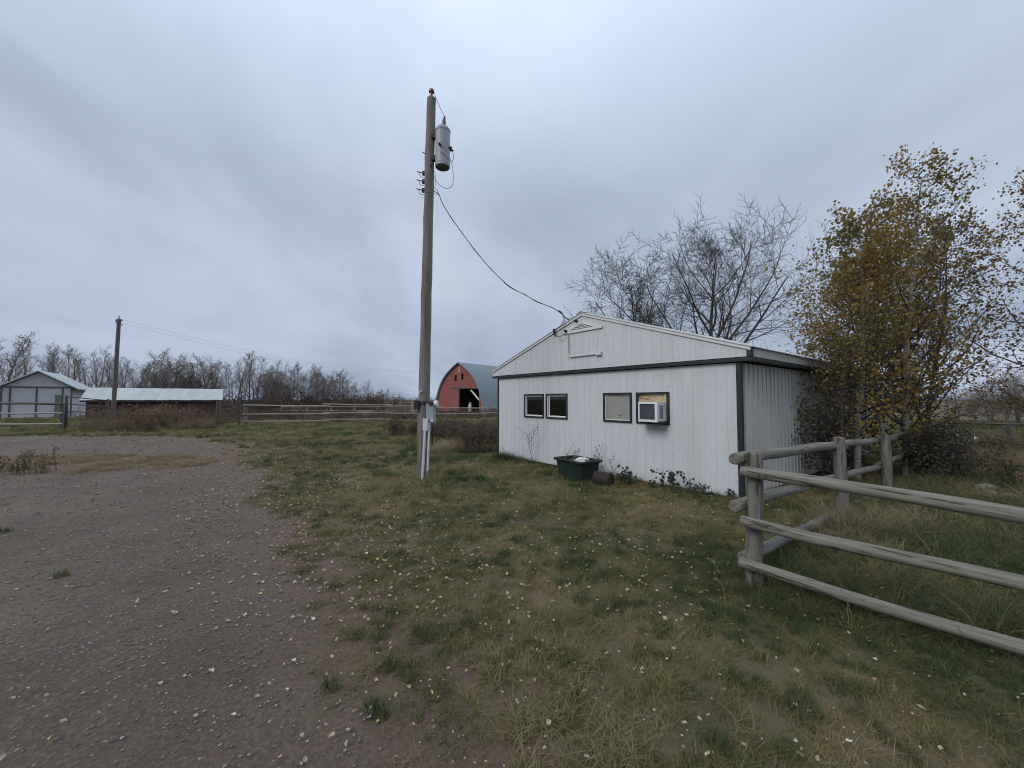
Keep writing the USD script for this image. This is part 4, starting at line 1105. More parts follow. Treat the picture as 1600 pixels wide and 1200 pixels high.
# --- the aspen clump on the right
ASP = [dict(n=42, len=0.265, ang=54, start=0.15, pts=6, thin=0.42, trop=0.55, shape=([0.2, 0.35, 0.6, 1.0], [0.8, 1.1, 0.85, 0.30])),
       dict(n=7, len=0.42, ang=42, start=0.22, pts=4, thin=0.6, trop=0.35, rmin=0.004),
       dict(n=4, len=0.48, ang=42, start=0.25, pts=3, thin=0.7, trop=0.2, rmin=0.0025)]
asp = [('pale-trunked aspen nearest the building wall, leaves thin and brownish', 7.72, 8.85, 6.2, 0.075, (-0.035, 0.0), 101, 'leaf_orange', 6.0, 1.2),
       ('slender young aspen overhanging the building eave, closest to the wall corner', 6.65, 8.15, 4.9, 0.04, (0.01, 0.02), 107, 'leaf_orange', 3.6, 1.2),
       ('slender aspen with a bent pale stem just behind the third fence post', 8.55, 9.0, 5.9, 0.055, (0.02, 0.02), 102, 'leaf_orange', 5.0, 1.0),
       ('tallest aspen of the clump, with dense orange-brown crown', 9.25, 9.3, 7.75, 0.095, (-0.01, 0.0), 103, 'leaf_orange', 5.8, 1.12),
       ('orange-brown aspen standing close behind the tallest one', 10.1, 10.1, 6.9, 0.08, (-0.05, 0.0), 104, 'leaf_orange', 5.0, 1.05),
       ('sparse aspen on the right of the clump leaning outward', 9.95, 9.7, 6.7, 0.06, (0.27, -0.03), 105, 'leaf_olive', 4.5, 1.15),
       ('aspen at the right edge of the frame with only branch tips showing', 13.0, 9.2, 8.2, 0.09, (-0.01, 0.0), 106, 'leaf_olive', 4.0, 1.0)]
for lab, x, y, hgt, r0, lean, seed, lm, per, wide in asp:
    t = thing('aspen_tree', lab, 'tree', (x, y, gz(x, y)), group='aspens behind the log fence')
    lv = grow_tree(seed, hgt, r0, [dict(ASP[0], len=ASP[0]['len'] * wide)] + ASP[1:], lean=lean, wob=0.075)
    part(t, 'trunk', wood(lv, 0, 1), M['dark_bark' if seed in (105, 107) else 'aspen_bark'], smooth=True)
    part(t, 'branches', wood(lv, 1, 4), M['twig'], smooth=True, kind='stuff')
    part(t, 'leaves', leaves_on(lv, (2, 3), per * 0.88, 0.061, seed + 50, spread=0.06), M[lm], kind='stuff')

# --- bare trees behind the building
BARE = [dict(n=20, len=0.47, ang=48, start=0.14, pts=9, thin=0.72, trop=0.45, wob=0.09, shape=([0.14, 0.5, 1.0], [1.15, 0.85, 0.42])),
        dict(n=9, len=0.42, ang=46, start=0.2, pts=6, thin=0.5, trop=0.12, wob=0.10),
        dict(n=8, len=0.46, ang=46, start=0.15, pts=5, thin=0.6, trop=0.06, wob=0.12, rmin=0.016),
        dict(n=5, len=0.55, ang=42, start=0.2, pts=4, thin=0.7, trop=0.05, wob=0.12, rmin=0.012)]
for lab, px, yy, topy, r0, seed, stems, lean in [('leafless broad tree behind the roof ridge, the shorter of two', 1006, 23.5, 376, 0.20, 222, 1, (0.0, 0)),
                                                 ('tallest leafless tree rising behind the building roof', 1112, 21.0, 297, 0.25, 220, 1, (0.0, 0))]:
    b = P(px, 640, yy); b[2] = gz(b[0], b[1]); hgt = P(px, topy, yy)[2] - b[2]
    t = thing('bare_tree', lab, 'tree', b)
    lv = grow_tree(seed, hgt, r0, [dict(BARE[0], len=0.58 if seed == 222 else 0.60, ang=44)] + BARE[1:], lean=lean, stems=stems, wob=0.035)
    part(t, 'trunk', wood(lv, 0, 1), M['dark_bark'], smooth=True)
    part(t, 'limbs', wood(lv, 1, 3), M['dark_bark'], smooth=True)
    part(t, 'twigs', wood(lv, 3, 5), M['twig'], smooth=True, kind='stuff')

# --- row of bare poplars on the left
ROW = [dict(n=20, len=0.25, ang=44, start=0.26, pts=6, thin=0.5, trop=0.6, shape=([0.2, 0.4, 1.0], [0.9, 1.0, 0.35]), rmin=0.02),
       dict(n=7, len=0.45, ang=42, start=0.2, pts=4, thin=0.6, trop=0.3, rmin=0.018),
       dict(n=4, len=0.5, ang=42, start=0.2, pts=3, thin=0.7, trop=0.2, rmin=0.015)]
RND = [dict(n=16, len=0.36, ang=52, start=0.16, pts=6, thin=0.5, trop=0.3, shape=([0.2, 0.5, 1.0], [1.0, 0.9, 0.5]), rmin=0.025),
       dict(n=7, len=0.45, ang=44, start=0.2, pts=4, thin=0.6, trop=0.2, rmin=0.020),
       dict(n=5, len=0.5, ang=42, start=0.2, pts=3, thin=0.7, trop=0.1, rmin=0.016)]
protos = []
for k in range(7):
    tall = k < 4
    lv = grow_tree(300 + k, 10.0, 0.15 if tall else 0.17, ROW if tall else RND, stems=1 if tall else 2, wob=0.06 if tall else 0.1)
    protos.append((tall, lv, k))
row_first = {}


def row_tree(k, b, sc, rot, label, group):
    if k not in row_first:
        tall, lv, _ = protos[k]
        t = thing('bare_poplar' if tall else 'bare_round_tree', label, 'tree', b, rot, group=group, scale=sc)
        tm = M['far_twig'] if k != 2 and tall else M['far_twig_brown']
        part(t, 'trunk', wood(lv, 0, 1), tm, smooth=True)
        part(t, 'branches', wood(lv, 1, 4), tm, smooth=True, kind='stuff')
        if k in (3, 5, 6):
            part(t, 'leaves', leaves_on(lv, (2, 3), 1.2 if k == 3 else 2.4, 0.10, 400 + k, spread=0.15), M['leaf_far'], kind='stuff')
        row_first[k] = t
        return t
    t = copy(row_first[k], b, rot, sc, label)
    tag(t, group=group)
    return t


rg = np.random.default_rng(5)
prof_x = [-60, 0, 60, 140, 200, 260, 320, 360, 420, 480, 520, 560, 590, 620]
prof_t = [528, 536, 540, 540, 553, 556, 560, 562, 566, 574, 582, 593, 598, 603]
n_row = 0
for px in np.r_[np.arange(-60, 150, 11.0), np.arange(150, 520, 7.0), [524, 538, 541, 556, 572, 590, 600, 606]]:
    px = px + rg.uniform(-5, 5)
    Yd = np.interp(px, [-60, 150, 350, 520, 620], [58, 62, 70, 82, 95]) + rg.uniform(-5, 8)
    ty = np.interp(px, prof_x, prof_t) + rg.uniform(-5, 13)
    b = P(px, 640, Yd); b[2] = gz(b[0], b[1])
    hgt = P(px, ty, Yd)[2] - b[2]
    tall = px < 215 or (px < 430 and rg.random() < 0.4)
    k = int(rg.integers(0, 4)) if tall else int(rg.integers(4, 7))
    if not tall and rg.random() < 0.2: k = 3
    where = ('behind the white garage' if px < 160 else 'behind the red shed' if px < 350 else 'behind the long rail fence' if px < 530 else 'at the thin right end of the tree row')
    look_ = ['slender grey leafless poplar with upswept limbs', 'slender grey leafless poplar with open crown', 'slender brownish leafless poplar', 'slender poplar with few brown leaves',
             'round-crowned bare brownish tree', 'round tree speckled with brown leaves', 'broad tree speckled with brown leaves'][k]
    lab, grp = f'{look_}, in the row {where}' if px < 530 else f'{look_}, {where}', ('poplars ' if k < 4 else 'round trees ') + where
    s = hgt / 9.7 * rg.uniform(0.80, 1.18)
    row_tree(k, b, (s * rg.uniform(0.85, 1.15), s * rg.uniform(0.85, 1.15), s), rg.uniform(0, 360), lab, grp)
    n_row += 1
# shrubby trees on the right beyond the wire fence
for k, (px, yy, ty) in enumerate([(1498, 27, 588), (1522, 29, 592), (1545, 26, 590), (1568, 24, 572), (1592, 25, 562), (1615, 24, 566), (1650, 26, 575)]):
    b = P(px, 640, yy); b[2] = gz(b[0], b[1]); s = (P(px, ty, yy)[2] - b[2]) / 10.0
    row_tree(4 + k % 3, b, (s * 1.1, s * 1.1, s), 50 * k, 'bare bushy tree beyond the wire fence on the right', 'bushy trees beyond the wire fence')


# ------------------------------------------------------------------ instanced stuff
def instancer(name, protos_, pos, idx, yaw, scale, kind='stuff', label=None, tilt=None):
    path = numbered('/World/' + name)
    pi = UsdGeom.PointInstancer.Define(stage, path)
    targets = []
    for k, (mesh, m) in enumerate(protos_):
        p = f'{path}/kind_of_{name}_{k + 1:03d}'
        usdkit.mesh(stage, p, mesh, m, smooth=False)
        targets.append(p)
    pi.CreatePrototypesRel().SetTargets(targets)
    n = len(pos)
    pi.CreatePositionsAttr(Vt.Vec3fArray.FromNumpy(np.asarray(pos, np.float32)))
    pi.CreateProtoIndicesAttr(Vt.IntArray.FromNumpy(np.asarray(idx, np.int32)))
    sc = np.asarray(scale, float)
    sc = np.repeat(sc[:, None], 3, 1) if sc.ndim == 1 else sc
    pi.CreateScalesAttr(Vt.Vec3fArray.FromNumpy(sc.astype(np.float32)))
    qz = np.stack([np.cos(yaw / 2), 0 * yaw, 0 * yaw, np.sin(yaw / 2)], 1)
    if tilt is not None:                                        # tilt about a local horizontal axis first
        ta, td = tilt
        qx = np.stack([np.cos(ta / 2), np.sin(ta / 2) * np.cos(td), np.sin(ta / 2) * np.sin(td), 0 * ta], 1)
        w1, x1, y1, z1 = qz.T; w2, x2, y2, z2 = qx.T
        qz = np.stack([w1 * w2 - x1 * x2 - y1 * y2 - z1 * z2, w1 * x2 + x1 * w2 + y1 * z2 - z1 * y2, w1 * y2 - x1 * z2 + y1 * w2 + z1 * x2, w1 * z2 + x1 * y2 - y1 * x2 + z1 * w2], 1)
    pi.CreateOrientationsAttr(Vt.QuathArray([Gf.Quath(float(a), float(b), float(c_), float(d_)) for a, b, c_, d_ in qz]))
    tag(pi.GetPrim(), label, None, None, kind)
    return pi


def blades(n, rad, h0, h1, w, bend, seed, segs=3, flat=0.0):
    rg_ = np.random.default_rng(seed)
    a = rg_.uniform(0, 6.28, n); r = rad * np.sqrt(rg_.uniform(0, 1, n))
    base = np.stack([r * np.cos(a), r * np.sin(a), 0 * a], 1)
    h = rg_.uniform(h0, h1, n); d = rg_.uniform(0, 6.28, n)
    dirv = np.stack([np.cos(d), np.sin(d), 0 * d], 1)
    face = d + rg_.normal(0, 0.9, n) + 1.57
    sv = np.stack([np.cos(face), np.sin(face), 0 * d], 1)
    bd = bend * rg_.uniform(0.3, 1.6, n)
    V_, F_ = [], []
    t = np.linspace(0, 1, segs + 1)
    vv = []
    for k, tk in enumerate(t):
        c_ = base + dirv * (h * bd * tk ** 1.8)[:, None] + np.array([0, 0, 1]) * (h * (tk - 0.35 * np.minimum(bd, 1.6) * tk ** 2.4))[:, None]
        ww = w * rg_.uniform(0.9, 1.1, n) * (1 - tk ** 2 * 0.92)
        vv += [c_ - sv * ww[:, None] / 2, c_ + sv * ww[:, None] / 2]
    v = np.stack(vv, 1)                                         # n, 2(segs+1), 3
    m_ = v.shape[1]
    f = []
    for k in range(segs):
        f += [[2 * k, 2 * k + 1, 2 * k + 3], [2 * k, 2 * k + 3, 2 * k + 2]]
    f = (np.array(f)[None] + (np.arange(n) * m_)[:, None, None]).reshape(-1, 3)
    return v.reshape(-1, 3), f


def in_house(x, y, m=0.0):
    q_ = np.stack([x - C[0], y - C[1]], -1)
    lx, ly = q_ @ hx, q_ @ hy
    return (lx > -W - m) & (lx < m) & (ly > -m) & (ly < L + m)


def wedge(n, y0, y1, rg_, margin=2.0):
    y = np.sqrt(rg_.uniform(y0 ** 2, y1 ** 2, n)) if y0 > 0.8 else rg_.uniform(y0, y1, n)
    x = rg_.uniform(-1, 1, n) * (1.34 * y + margin)
    return x, y


def fence_side(x, y):
    """> 0 beyond the log fence (the long-grass side)"""
    a = (x - p1[0]) * 0.62 - (y - p1[1]) * 0.785
    b = (x - p1[0]) * 0.66 + (y - p1[1]) * 0.75
    return np.minimum(a, b)


rg = np.random.default_rng(77)
gp = [(blades(52, 0.11, 0.03, 0.085, 0.0048, 0.9, 500 + k), M['lawn']) for k in range(4)] + [(blades(40, 0.11, 0.03, 0.10, 0.0050, 1.5, 510 + k), M['lawn']) for k in range(2)]
gp += [(blades(46, 0.10, 0.03, 0.11, 0.0046, 1.7, 514), M['straw']), (blades(40, 0.06, 0.05, 0.13, 0.0046, 0.8, 515), M['straw']), (blades(60, 0.07, 0.05, 0.12, 0.0055, 0.8, 516), M['green_blades'])]
pos, sc_, idx = [], [], []
for y0, y1, dens, s in ((0.9, 4.5, 190, 0.80), (4.5, 8, 135, 0.92), (8, 13, 52, 1.25), (13, 20, 19, 1.7), (20, 30, 8, 2.4), (30, 46, 2.6, 3.4)):
    area = 1.34 * (y1 ** 2 - y0 ** 2) + 4 * (y1 - y0)
    x, y = wedge(int(area * dens), y0, y1, rg)
    g_ = gravel_mask(x, y); d_ = dirt_mask(x, y)
    keep = (rg.random(len(x)) > np.minimum(g_ * 1.6, 0.997)) & (rg.random(len(x)) > 0.45 * d_) & (((x + 12.6) / 4.8) ** 2 + ((y - 10.4) / 1.7) ** 2 > 1) & ~in_house(x, y, 0.0) & (np.abs(x) < 45)
    keep &= ~((x < EDGE_X.min()) & False)
    x, y = x[keep], y[keep]
    pos.append(np.stack([x, y, ground_z(x, y) - 0.004], 1))
    ss = s * rg.uniform(0.7, 1.35, len(x)) * (0.75 + 0.5 * n2(x, y, 0.8, 31)); sc_.append(ss)
    sn = n2(x, y * 0.8, 0.9, 33) + 0.5 * (n2(x, y, 3.1, 34) - 0.5)
    u_ = rg.random(len(x))
    idx.append(np.where(u_ < np.clip((sn - 0.38) * 1.3, 0.05, 0.6), rg.integers(6, 8, len(x)), np.where(u_ > 1 - np.clip((0.55 - sn) * 1.1, 0.03, 0.4), 8, rg.integers(0, 6, len(x)))))
pos, sc_, idx = np.vstack(pos), np.concatenate(sc_), np.concatenate(idx)
instancer('lawn_grass', gp, pos, idx, rg.uniform(0, 6.28, len(pos)), sc_, label='short mixed green and straw-coloured lawn grass')

# long grass beside and beyond the log fence, and along the wall foot
lp_ = [(blades(30, 0.12, 0.16, 0.42, 0.006, 1.0, 520 + k, segs=5), M['straw' if k == 4 else 'long_grass']) for k in range(5)]
pos, sc_, idx = [], [], []
for y0, y1, dens, s in ((0.9, 5, 60, 0.9), (5, 9, 36, 1.0), (9, 16, 12, 1.3), (16, 34, 4, 1.8)):
    area = 1.34 * (y1 ** 2 - y0 ** 2) + 4 * (y1 - y0)
    x, y = wedge(int(area * dens), y0, y1, rg)
    fs = fence_side(x, y)
    keep = (fs > -0.30 + 0.5 * (n2(x, y, 1.5, 41) - 0.5)) & (x > 1.2) & ~in_house(x, y, 0.05)
    x, y, fs = x[keep], y[keep], fs[keep]
    pos.append(np.stack([x, y, ground_z(x, y) - 0.01], 1))
    sc_.append(s * rg.uniform(0.55, 1.25, len(x)) * np.where(fs < 0.1, 0.7, 1.0)); idx.append(rg.integers(0, 5, len(x)))
fx = rg.uniform(-W, 0.1, 230); fy = -rg.uniform(0.03, 0.26, 230)
ww = np.stack([C[:2] + hx * a + hy * b for a, b in zip(fx, fy)])
pos.append(np.c_[ww, ground_z(ww[:, 0], ww[:, 1])]); sc_.append(rg.uniform(0.2, 0.7, 230) * np.where(fx < -5.2, 1.2, 0.8)); idx.append(rg.integers(0, 5, 230))
pos, sc_, idx = np.vstack(pos), np.concatenate(sc_), np.concatenate(idx)
instancer('long_grass', lp_, pos, idx, rg.uniform(0, 6.28, len(pos)), sc_, label='long dark green grass around and beyond the log fence')


def scatter(n, cx, cy, rx, ry, rg_):
    a = rg_.uniform(0, 6.28, n); r = np.sqrt(rg_.uniform(0, 1, n))
    return cx + rx * r * np.cos(a), cy + ry * r * np.sin(a)


def stems(n, rad, h0, h1, seed, r=0.004, heads=6, hs=0.03):
    """dry weed stalks with small side shoots and seed heads"""
    rg_ = np.random.default_rng(seed); br, tips = [], []
    for _ in range(n):
        a, q_ = rg_.uniform(0, 6.28), rad * math.sqrt(rg_.random()); p = np.array([q_ * math.cos(a), q_ * math.sin(a), 0.0])
        hgt = rg_.uniform(h0, h1); d = np.array([rg_.normal(0, 0.16), rg_.normal(0, 0.16), 1.0])
        pts = np.array([p, p + d * hgt * 0.35, p + d * hgt * 0.7 + rg_.normal(0, 0.03, 3), p + d * hgt + rg_.normal(0, 0.06, 3)])
        br.append((pts, r * np.array([1, 0.8, 0.6, 0.3])))
        for _ in range(heads):
            t_ = rg_.uniform(0.4, 1.0); b = p + d * hgt * t_
            e = b + np.array([rg_.normal(0, 0.09), rg_.normal(0, 0.09), rg_.uniform(0.02, 0.14)]) * hgt
            br.append((np.array([b, (b + e) / 2 + [0, 0, -0.01], e, e + [0, 0, 0.005]]), r * np.array([0.6, 0.5, 0.4, 0.2])))
            tips.append(e); tips.append((b + e) / 2)
    lf_ = leaf_mesh(np.array(tips), hs, rg_)
    return merge([tubes(br, 3), lf_])


# dry weeds by the red shed
wp = [(stems(9, 0.25, 0.6, 1.35, 530 + k, 0.007, 5, 0.06), M['weed_brown']) for k in range(3)] + [(blades(40, 0.25, 0.4, 1.1, 0.016, 0.7, 535 + k, 4), M['weed_brown']) for k in range(2)] + [(blades(44, 0.22, 0.35, 0.9, 0.014, 0.6, 540 + k, 4), M['weed_tan']) for k in range(2)]
x1, y1 = [], []
for px, yy, n in ((178, 22.5, 18), (200, 22, 32), (225, 22.5, 38), (250, 22.5, 38), (275, 22.5, 38), (295, 23, 40), (315, 23.5, 30), (150, 24, 8)):
    c_ = P(px, 640, yy); a, b = scatter(n, c_[0], c_[1], 1.1, 1.7, rg); x1.append(a); y1.append(b)
x, y = np.concatenate(x1), np.concatenate(y1)
isx = P(285, 640, 23)[0]
pidx = np.where((x > isx) & (rg.random(len(x)) < 0.55), rg.integers(5, 7, len(x)), rg.integers(0, 5, len(x)))
hs = np.where(x > P(315, 640, 23)[0], 0.7, 1.0)
instancer('dry_weeds', wp, np.c_[x, y, ground_z(x, y) - 0.02], pidx, rg.uniform(0, 6.28, len(x)), rg.uniform(0.42, 1.12, len(x)) * hs, label='tall brown and tan dry weeds in front of the red shed')
# brown brush behind the far fence and before the tree row
bp = [(stems(14, 0.6, 0.5, 1.5, 550 + k, 0.012, 7, 0.10), M['weed_red']) for k in range(3)] + [(blades(50, 0.6, 0.3, 1.0, 0.03, 0.7, 555 + k, 3), M['weed_brown']) for k in range(2)]
xs, ys = [], []
for _ in range(620):
    px = rg.uniform(330, 790); yy = rg.uniform(31, 47) if px < 650 else rg.uniform(38, 58)
    c_ = P(px, 640, yy); xs.append(c_[0]); ys.append(c_[1])
for _ in range(420):
    px = rg.uniform(-80, 640); yy = np.interp(px, [-60, 150, 350, 520, 620], [58, 62, 70, 82, 95]) + rg.uniform(-9, 9)
    c_ = P(px, 640, yy); xs.append(c_[0]); ys.append(c_[1])
xs, ys = np.array(xs), np.array(ys)
far_ = np.arange(len(xs)) >= 620
instancer('brown_brush', bp, np.c_[xs, ys, ground_z(xs, ys) - 0.02], rg.integers(0, 5, len(xs)), rg.uniform(0, 6.28, len(xs)), np.where(far_, rg.uniform(1.2, 2.6, len(xs)), rg.uniform(0.35, 0.75, len(xs))), label='brown brush and dead growth before the bare tree row')
# russet thicket between pole and building corner
tp = [(stems(10, 0.25, 0.35, 0.85, 560 + k, 0.005, 8, 0.045), M['weed_red']) for k in range(4)] + [(blades(40, 0.2, 0.25, 0.55, 0.009, 0.7, 565, 4), M['weed_tan']), (blades(40, 0.22, 0.2, 0.45, 0.01, 0.9, 566, 4), M['weed_green'])]
x1, y1, i1 = [], [], []
for px, yy, rx, ry, n, kinds in ((740, 15.5, 1.0, 1.6, 62, (0, 1, 2, 3)), (762, 14, 0.55, 1.2, 30, (0, 1, 2, 3)), (690, 17.5, 0.9, 1.2, 34, (0, 1, 2, 3)), (700, 13.2, 0.5, 0.6, 22, (4,)), (735, 14.2, 0.9, 0.8, 22, (4,)), (725, 13.6, 0.6, 0.4, 14, (4, 0)), (748, 12.6, 0.6, 0.3, 22, (5,)), (770, 12.9, 0.3, 0.3, 14, (4, 5)),
                              (800, 11.4, 0.5, 0.25, 20, (5,)), (640, 18.5, 1.2, 0.8, 30, (0, 1, 4))):
    c_ = P(px, 640, yy); a, b = scatter(n, c_[0], c_[1], rx, ry, rg); x1.append(a); y1.append(b); i1.append(rg.choice(kinds, n))
x, y, pi_ = map(np.concatenate, (x1, y1, i1))
k_ = ~in_house(x, y, 0.03); x, y, pi_ = x[k_], y[k_], pi_[k_]
instancer('russet_weeds', tp, np.c_[x, y, ground_z(x, y) - 0.02], pi_, rg.uniform(0, 6.28, len(x)), rg.uniform(0.65, 1.2, len(x)), label='russet weed thicket between the main pole and the building corner')
# dry tongue on the left of the drive and dark weeds there
dp_ = [(blades(44, 0.16, 0.05, 0.16, 0.007, 0.9, 570 + k, 3), M['weed_tan']) for k in range(3)] + [(stems(5, 0.15, 0.15, 0.42, 575 + k, 0.004, 4, 0.035), M['weed_red']) for k in range(2)]
x, y = scatter(700, -11.9, 10.4, 4.0, 1.5, rg); k_ = n2(x, y, 1.0, 71) + 0.5 * n2(x, y, 3.0, 72) > 0.72; x, y = x[k_], y[k_]; pi_ = rg.integers(0, 3, len(x))
xw, yw = [], []
for px, py in ((12, 738), (30, 740), (38, 734), (45, 740), (68, 736), (75, 739), (20, 742), (58, 722)):
    c_ = G(px, py); a, b = scatter(2, c_[0], c_[1], 0.3, 0.2, rg); xw.append(a); yw.append(b)
xw, yw = np.concatenate(xw), np.concatenate(yw)
x, y, pi_ = np.r_[x, xw], np.r_[y, yw], np.r_[pi_, rg.integers(3, 5, len(xw))]
instancer('dry_grass', dp_, np.c_[x, y, ground_z(x, y) - 0.01], pi_, rg.uniform(0, 6.28, len(x)), rg.uniform(0.7, 1.3, len(x)), label='low tan grass and dark weeds beside the drive on the left')
# weeds and tan tufts in the rough on the right
rp = [(stems(9, 0.2, 0.25, 0.75, 580 + k, 0.005, 7, 0.04), M['weed_green' if k == 1 else 'weed_brown']) for k in range(3)] + [(blades(60, 0.25, 0.3, 0.75, 0.010, 0.7, 585 + k, 4), M['weed_tan']) for k in range(2)] + [(blades(44, 0.2, 0.2, 0.5, 0.007, 0.9, 588, 4), M['weed_tan'])]
x1, y1, i1 = [], [], []
for px, yy, rx, ry, n, kinds in ((1570, 10.0, 1.7, 1.1, 170, (3, 4)), (1500, 7.6, 1.6, 1.0, 40, (5,)), (1330, 4.7, 0.6, 0.5, 14, (5,)), (1530, 11.5, 2.2, 2.0, 90, (0, 1, 2, 1, 5)), (1500, 9.2, 1.0, 0.8, 45, (0, 1, 2)), (1590, 13.0, 2.5, 1.2, 60, (0, 1, 3, 5)), (1345, 5.2, 0.5, 0.5, 16, (5,)), (1395, 5.4, 0.5, 0.4, 12, (5,)), (1600, 8.0, 1.2, 0.6, 14, (0, 1)), (1570, 17, 5, 3, 110, (0, 1, 2, 4))):
    c_ = P(px, 640, yy); a, b = scatter(n, c_[0], c_[1], rx, ry, rg); x1.append(a); y1.append(b); i1.append(rg.choice(kinds, n))
x, y, pi_ = map(np.concatenate, (x1, y1, i1))
instancer('rough_weeds', rp, np.c_[x, y, ground_z(x, y) - 0.02], pi_, rg.uniform(0, 6.28, len(x)), rg.uniform(0.6, 1.1, len(x)), label='russet weeds and tan grass in the rough ground on the right')


# fallen leaves
def fallen(seed, s=0.036):
    rg_ = np.random.default_rng(seed)
    a = np.linspace(0, 2 * math.pi, 9)[:-1]
    r = s * 0.5 * (1 + 0.12 * rg_.normal(0, 1, 8)); r[0] *= 1.35
    v = np.stack([r * np.cos(a), r * np.sin(a) * 0.85, s * rg_.uniform(-0.05, 0.42, 8)], 1)
    v = np.vstack([[0, 0, 0], v])
    return v, np.array([[0, k, k % 8 + 1] for k in range(1, 9)])


lcol = [((0.27, 0.24, 0.17), (0.38, 0.34, 0.25)), ((0.25, 0.215, 0.14), (0.36, 0.31, 0.21)), ((0.25, 0.18, 0.10), (0.33, 0.25, 0.15)), ((0.42, 0.33, 0.09), (0.52, 0.42, 0.14)), ((0.14, 0.095, 0.06), (0.2, 0.14, 0.09)), ((0.36, 0.34, 0.28), (0.46, 0.43, 0.37))]
lpz = [(fallen(600 + k), mat(f'fallen_leaf_{["cream", "buff", "brown", "yellow", "dark_brown", "pale"][k]}', *lcol[k], 0.75, scale=20)) for k in range(6)]
pos, sc_, idx = [], [], []
for y0, y1, dens, s in ((0.9, 3, 90, 0.6), (3, 5.5, 150, 0.72), (5.5, 9, 110, 0.86), (9, 14, 48, 1.05), (14, 24, 9, 1.5)):
    area = 1.34 * (y1 ** 2 - y0 ** 2) + 4 * (y1 - y0)
    x, y = wedge(int(area * dens), y0, y1, rg)
    ex = np.interp(y, EDGE_Y, EDGE_X)
    pr = 0.42 + 0.6 * np.exp(-((x - ex - 0.2) / (1.2 + 0.08 * y)) ** 2) - 0.40 * sstep(0.2, 2.2, ex - x) - 0.25 * sstep(6, 12, x)
    pr = pr * (0.45 + 1.1 * n2(x, y, 0.7, 51))
    keep = (rg.random(len(x)) < pr) & ~in_house(x, y, 0.0)
    x, y = x[keep], y[keep]
    lift = np.where(gravel_mask(x, y) > 0.5, 0.012, rg.uniform(0.015, 0.045, len(x)))
    pos.append(np.stack([x, y, ground_z(x, y) + lift], 1)); sc_.append(s * (0.45 + 0.95 * rg.random(len(x)) ** 1.6))
    idx.append(rg.choice(6, len(x), p=[0.22, 0.26, 0.22, 0.04, 0.20, 0.06]))
pos, sc_, idx = np.vstack(pos), np.concatenate(sc_), np.concatenate(idx)
instancer('fallen_leaves', lpz, pos, idx, rg.uniform(0, 6.28, len(pos)), sc_, label='pale fallen leaves scattered over lawn and drive', tilt=(np.abs(rg.normal(0, 0.35, len(pos))), rg.uniform(0, 6.28, len(pos))))


# loose stones of the drive
def pebble(seed, s=0.02):
    m = trimesh.creation.icosphere(1, s)
    v = m.vertices; v = v * (0.75 + 0.5 * meshkit.noise(v / s * 1.3 + seed * 7.7, seed))[:, None] * [1.15, 0.9, 0.6]
    return v, m.faces


pcs = [((0.075, 0.066, 0.058), (0.13, 0.116, 0.103)), ((0.15, 0.134, 0.118), (0.23, 0.21, 0.187)), ((0.12, 0.09, 0.075), (0.19, 0.15, 0.125)), ((0.21, 0.20, 0.185), (0.30, 0.285, 0.265))]
pz = [(pebble(k), mat(f'pebble_{["grey", "light_grey", "brown", "pale"][k]}', *pcs[k], 0.9, scale=15)) for k in range(4)]
pos, sc_, idx = [], [], []
for y0, y1, dens, s in ((0.9, 3.5, 900, 0.27), (3.5, 6, 420, 0.38), (6, 10, 130, 0.6), (10, 18, 22, 1.0)):
    area = 1.34 * (y1 ** 2 - y0 ** 2) + 4 * (y1 - y0)
    x, y = wedge(int(area * dens), y0, y1, rg)
    keep = rg.random(len(x)) < (gravel_mask(x, y) - 0.15) * (0.5 + 0.9 * n2(x, y, 1.3, 61))
    x, y = x[keep], y[keep]
    pos.append(np.stack([x, y, ground_z(x, y) + 0.006], 1)); sc_.append(s * (0.35 + 1.3 * rg.random(len(x)) ** 3.0)); idx.append(rg.choice(4, len(x), p=[0.42, 0.28, 0.22, 0.08]))
pos, sc_, idx = np.vstack(pos), np.concatenate(sc_), np.concatenate(idx)
instancer('loose_gravel', pz, pos, idx, rg.uniform(0, 6.28, len(pos)), sc_, label='loose small stones on the gravel drive')

# far woodland on the horizon
fw_p = [(wood(protos[k][1], 0, 3), M['far_twig_brown']) for k in (1, 4, 5)]
n = 420
a = rg.uniform(-0.95, 1.0, n); rr = rg.uniform(330, 620, n)
keep = (a > -0.42)
x, y = (rr * np.sin(a))[keep], (rr * np.cos(a))[keep]
instancer('far_woodland', fw_p, np.c_[x, y, ground_z(x, y) - 0.5], rg.integers(0, 3, len(x)), rg.uniform(0, 6.28, len(x)), np.c_[rg.uniform(1.2, 2.0, len(x)), rg.uniform(1.2, 2.0, len(x)), rg.uniform(0.45, 0.85, len(x))], label='thin dark line of woodland on the horizon')

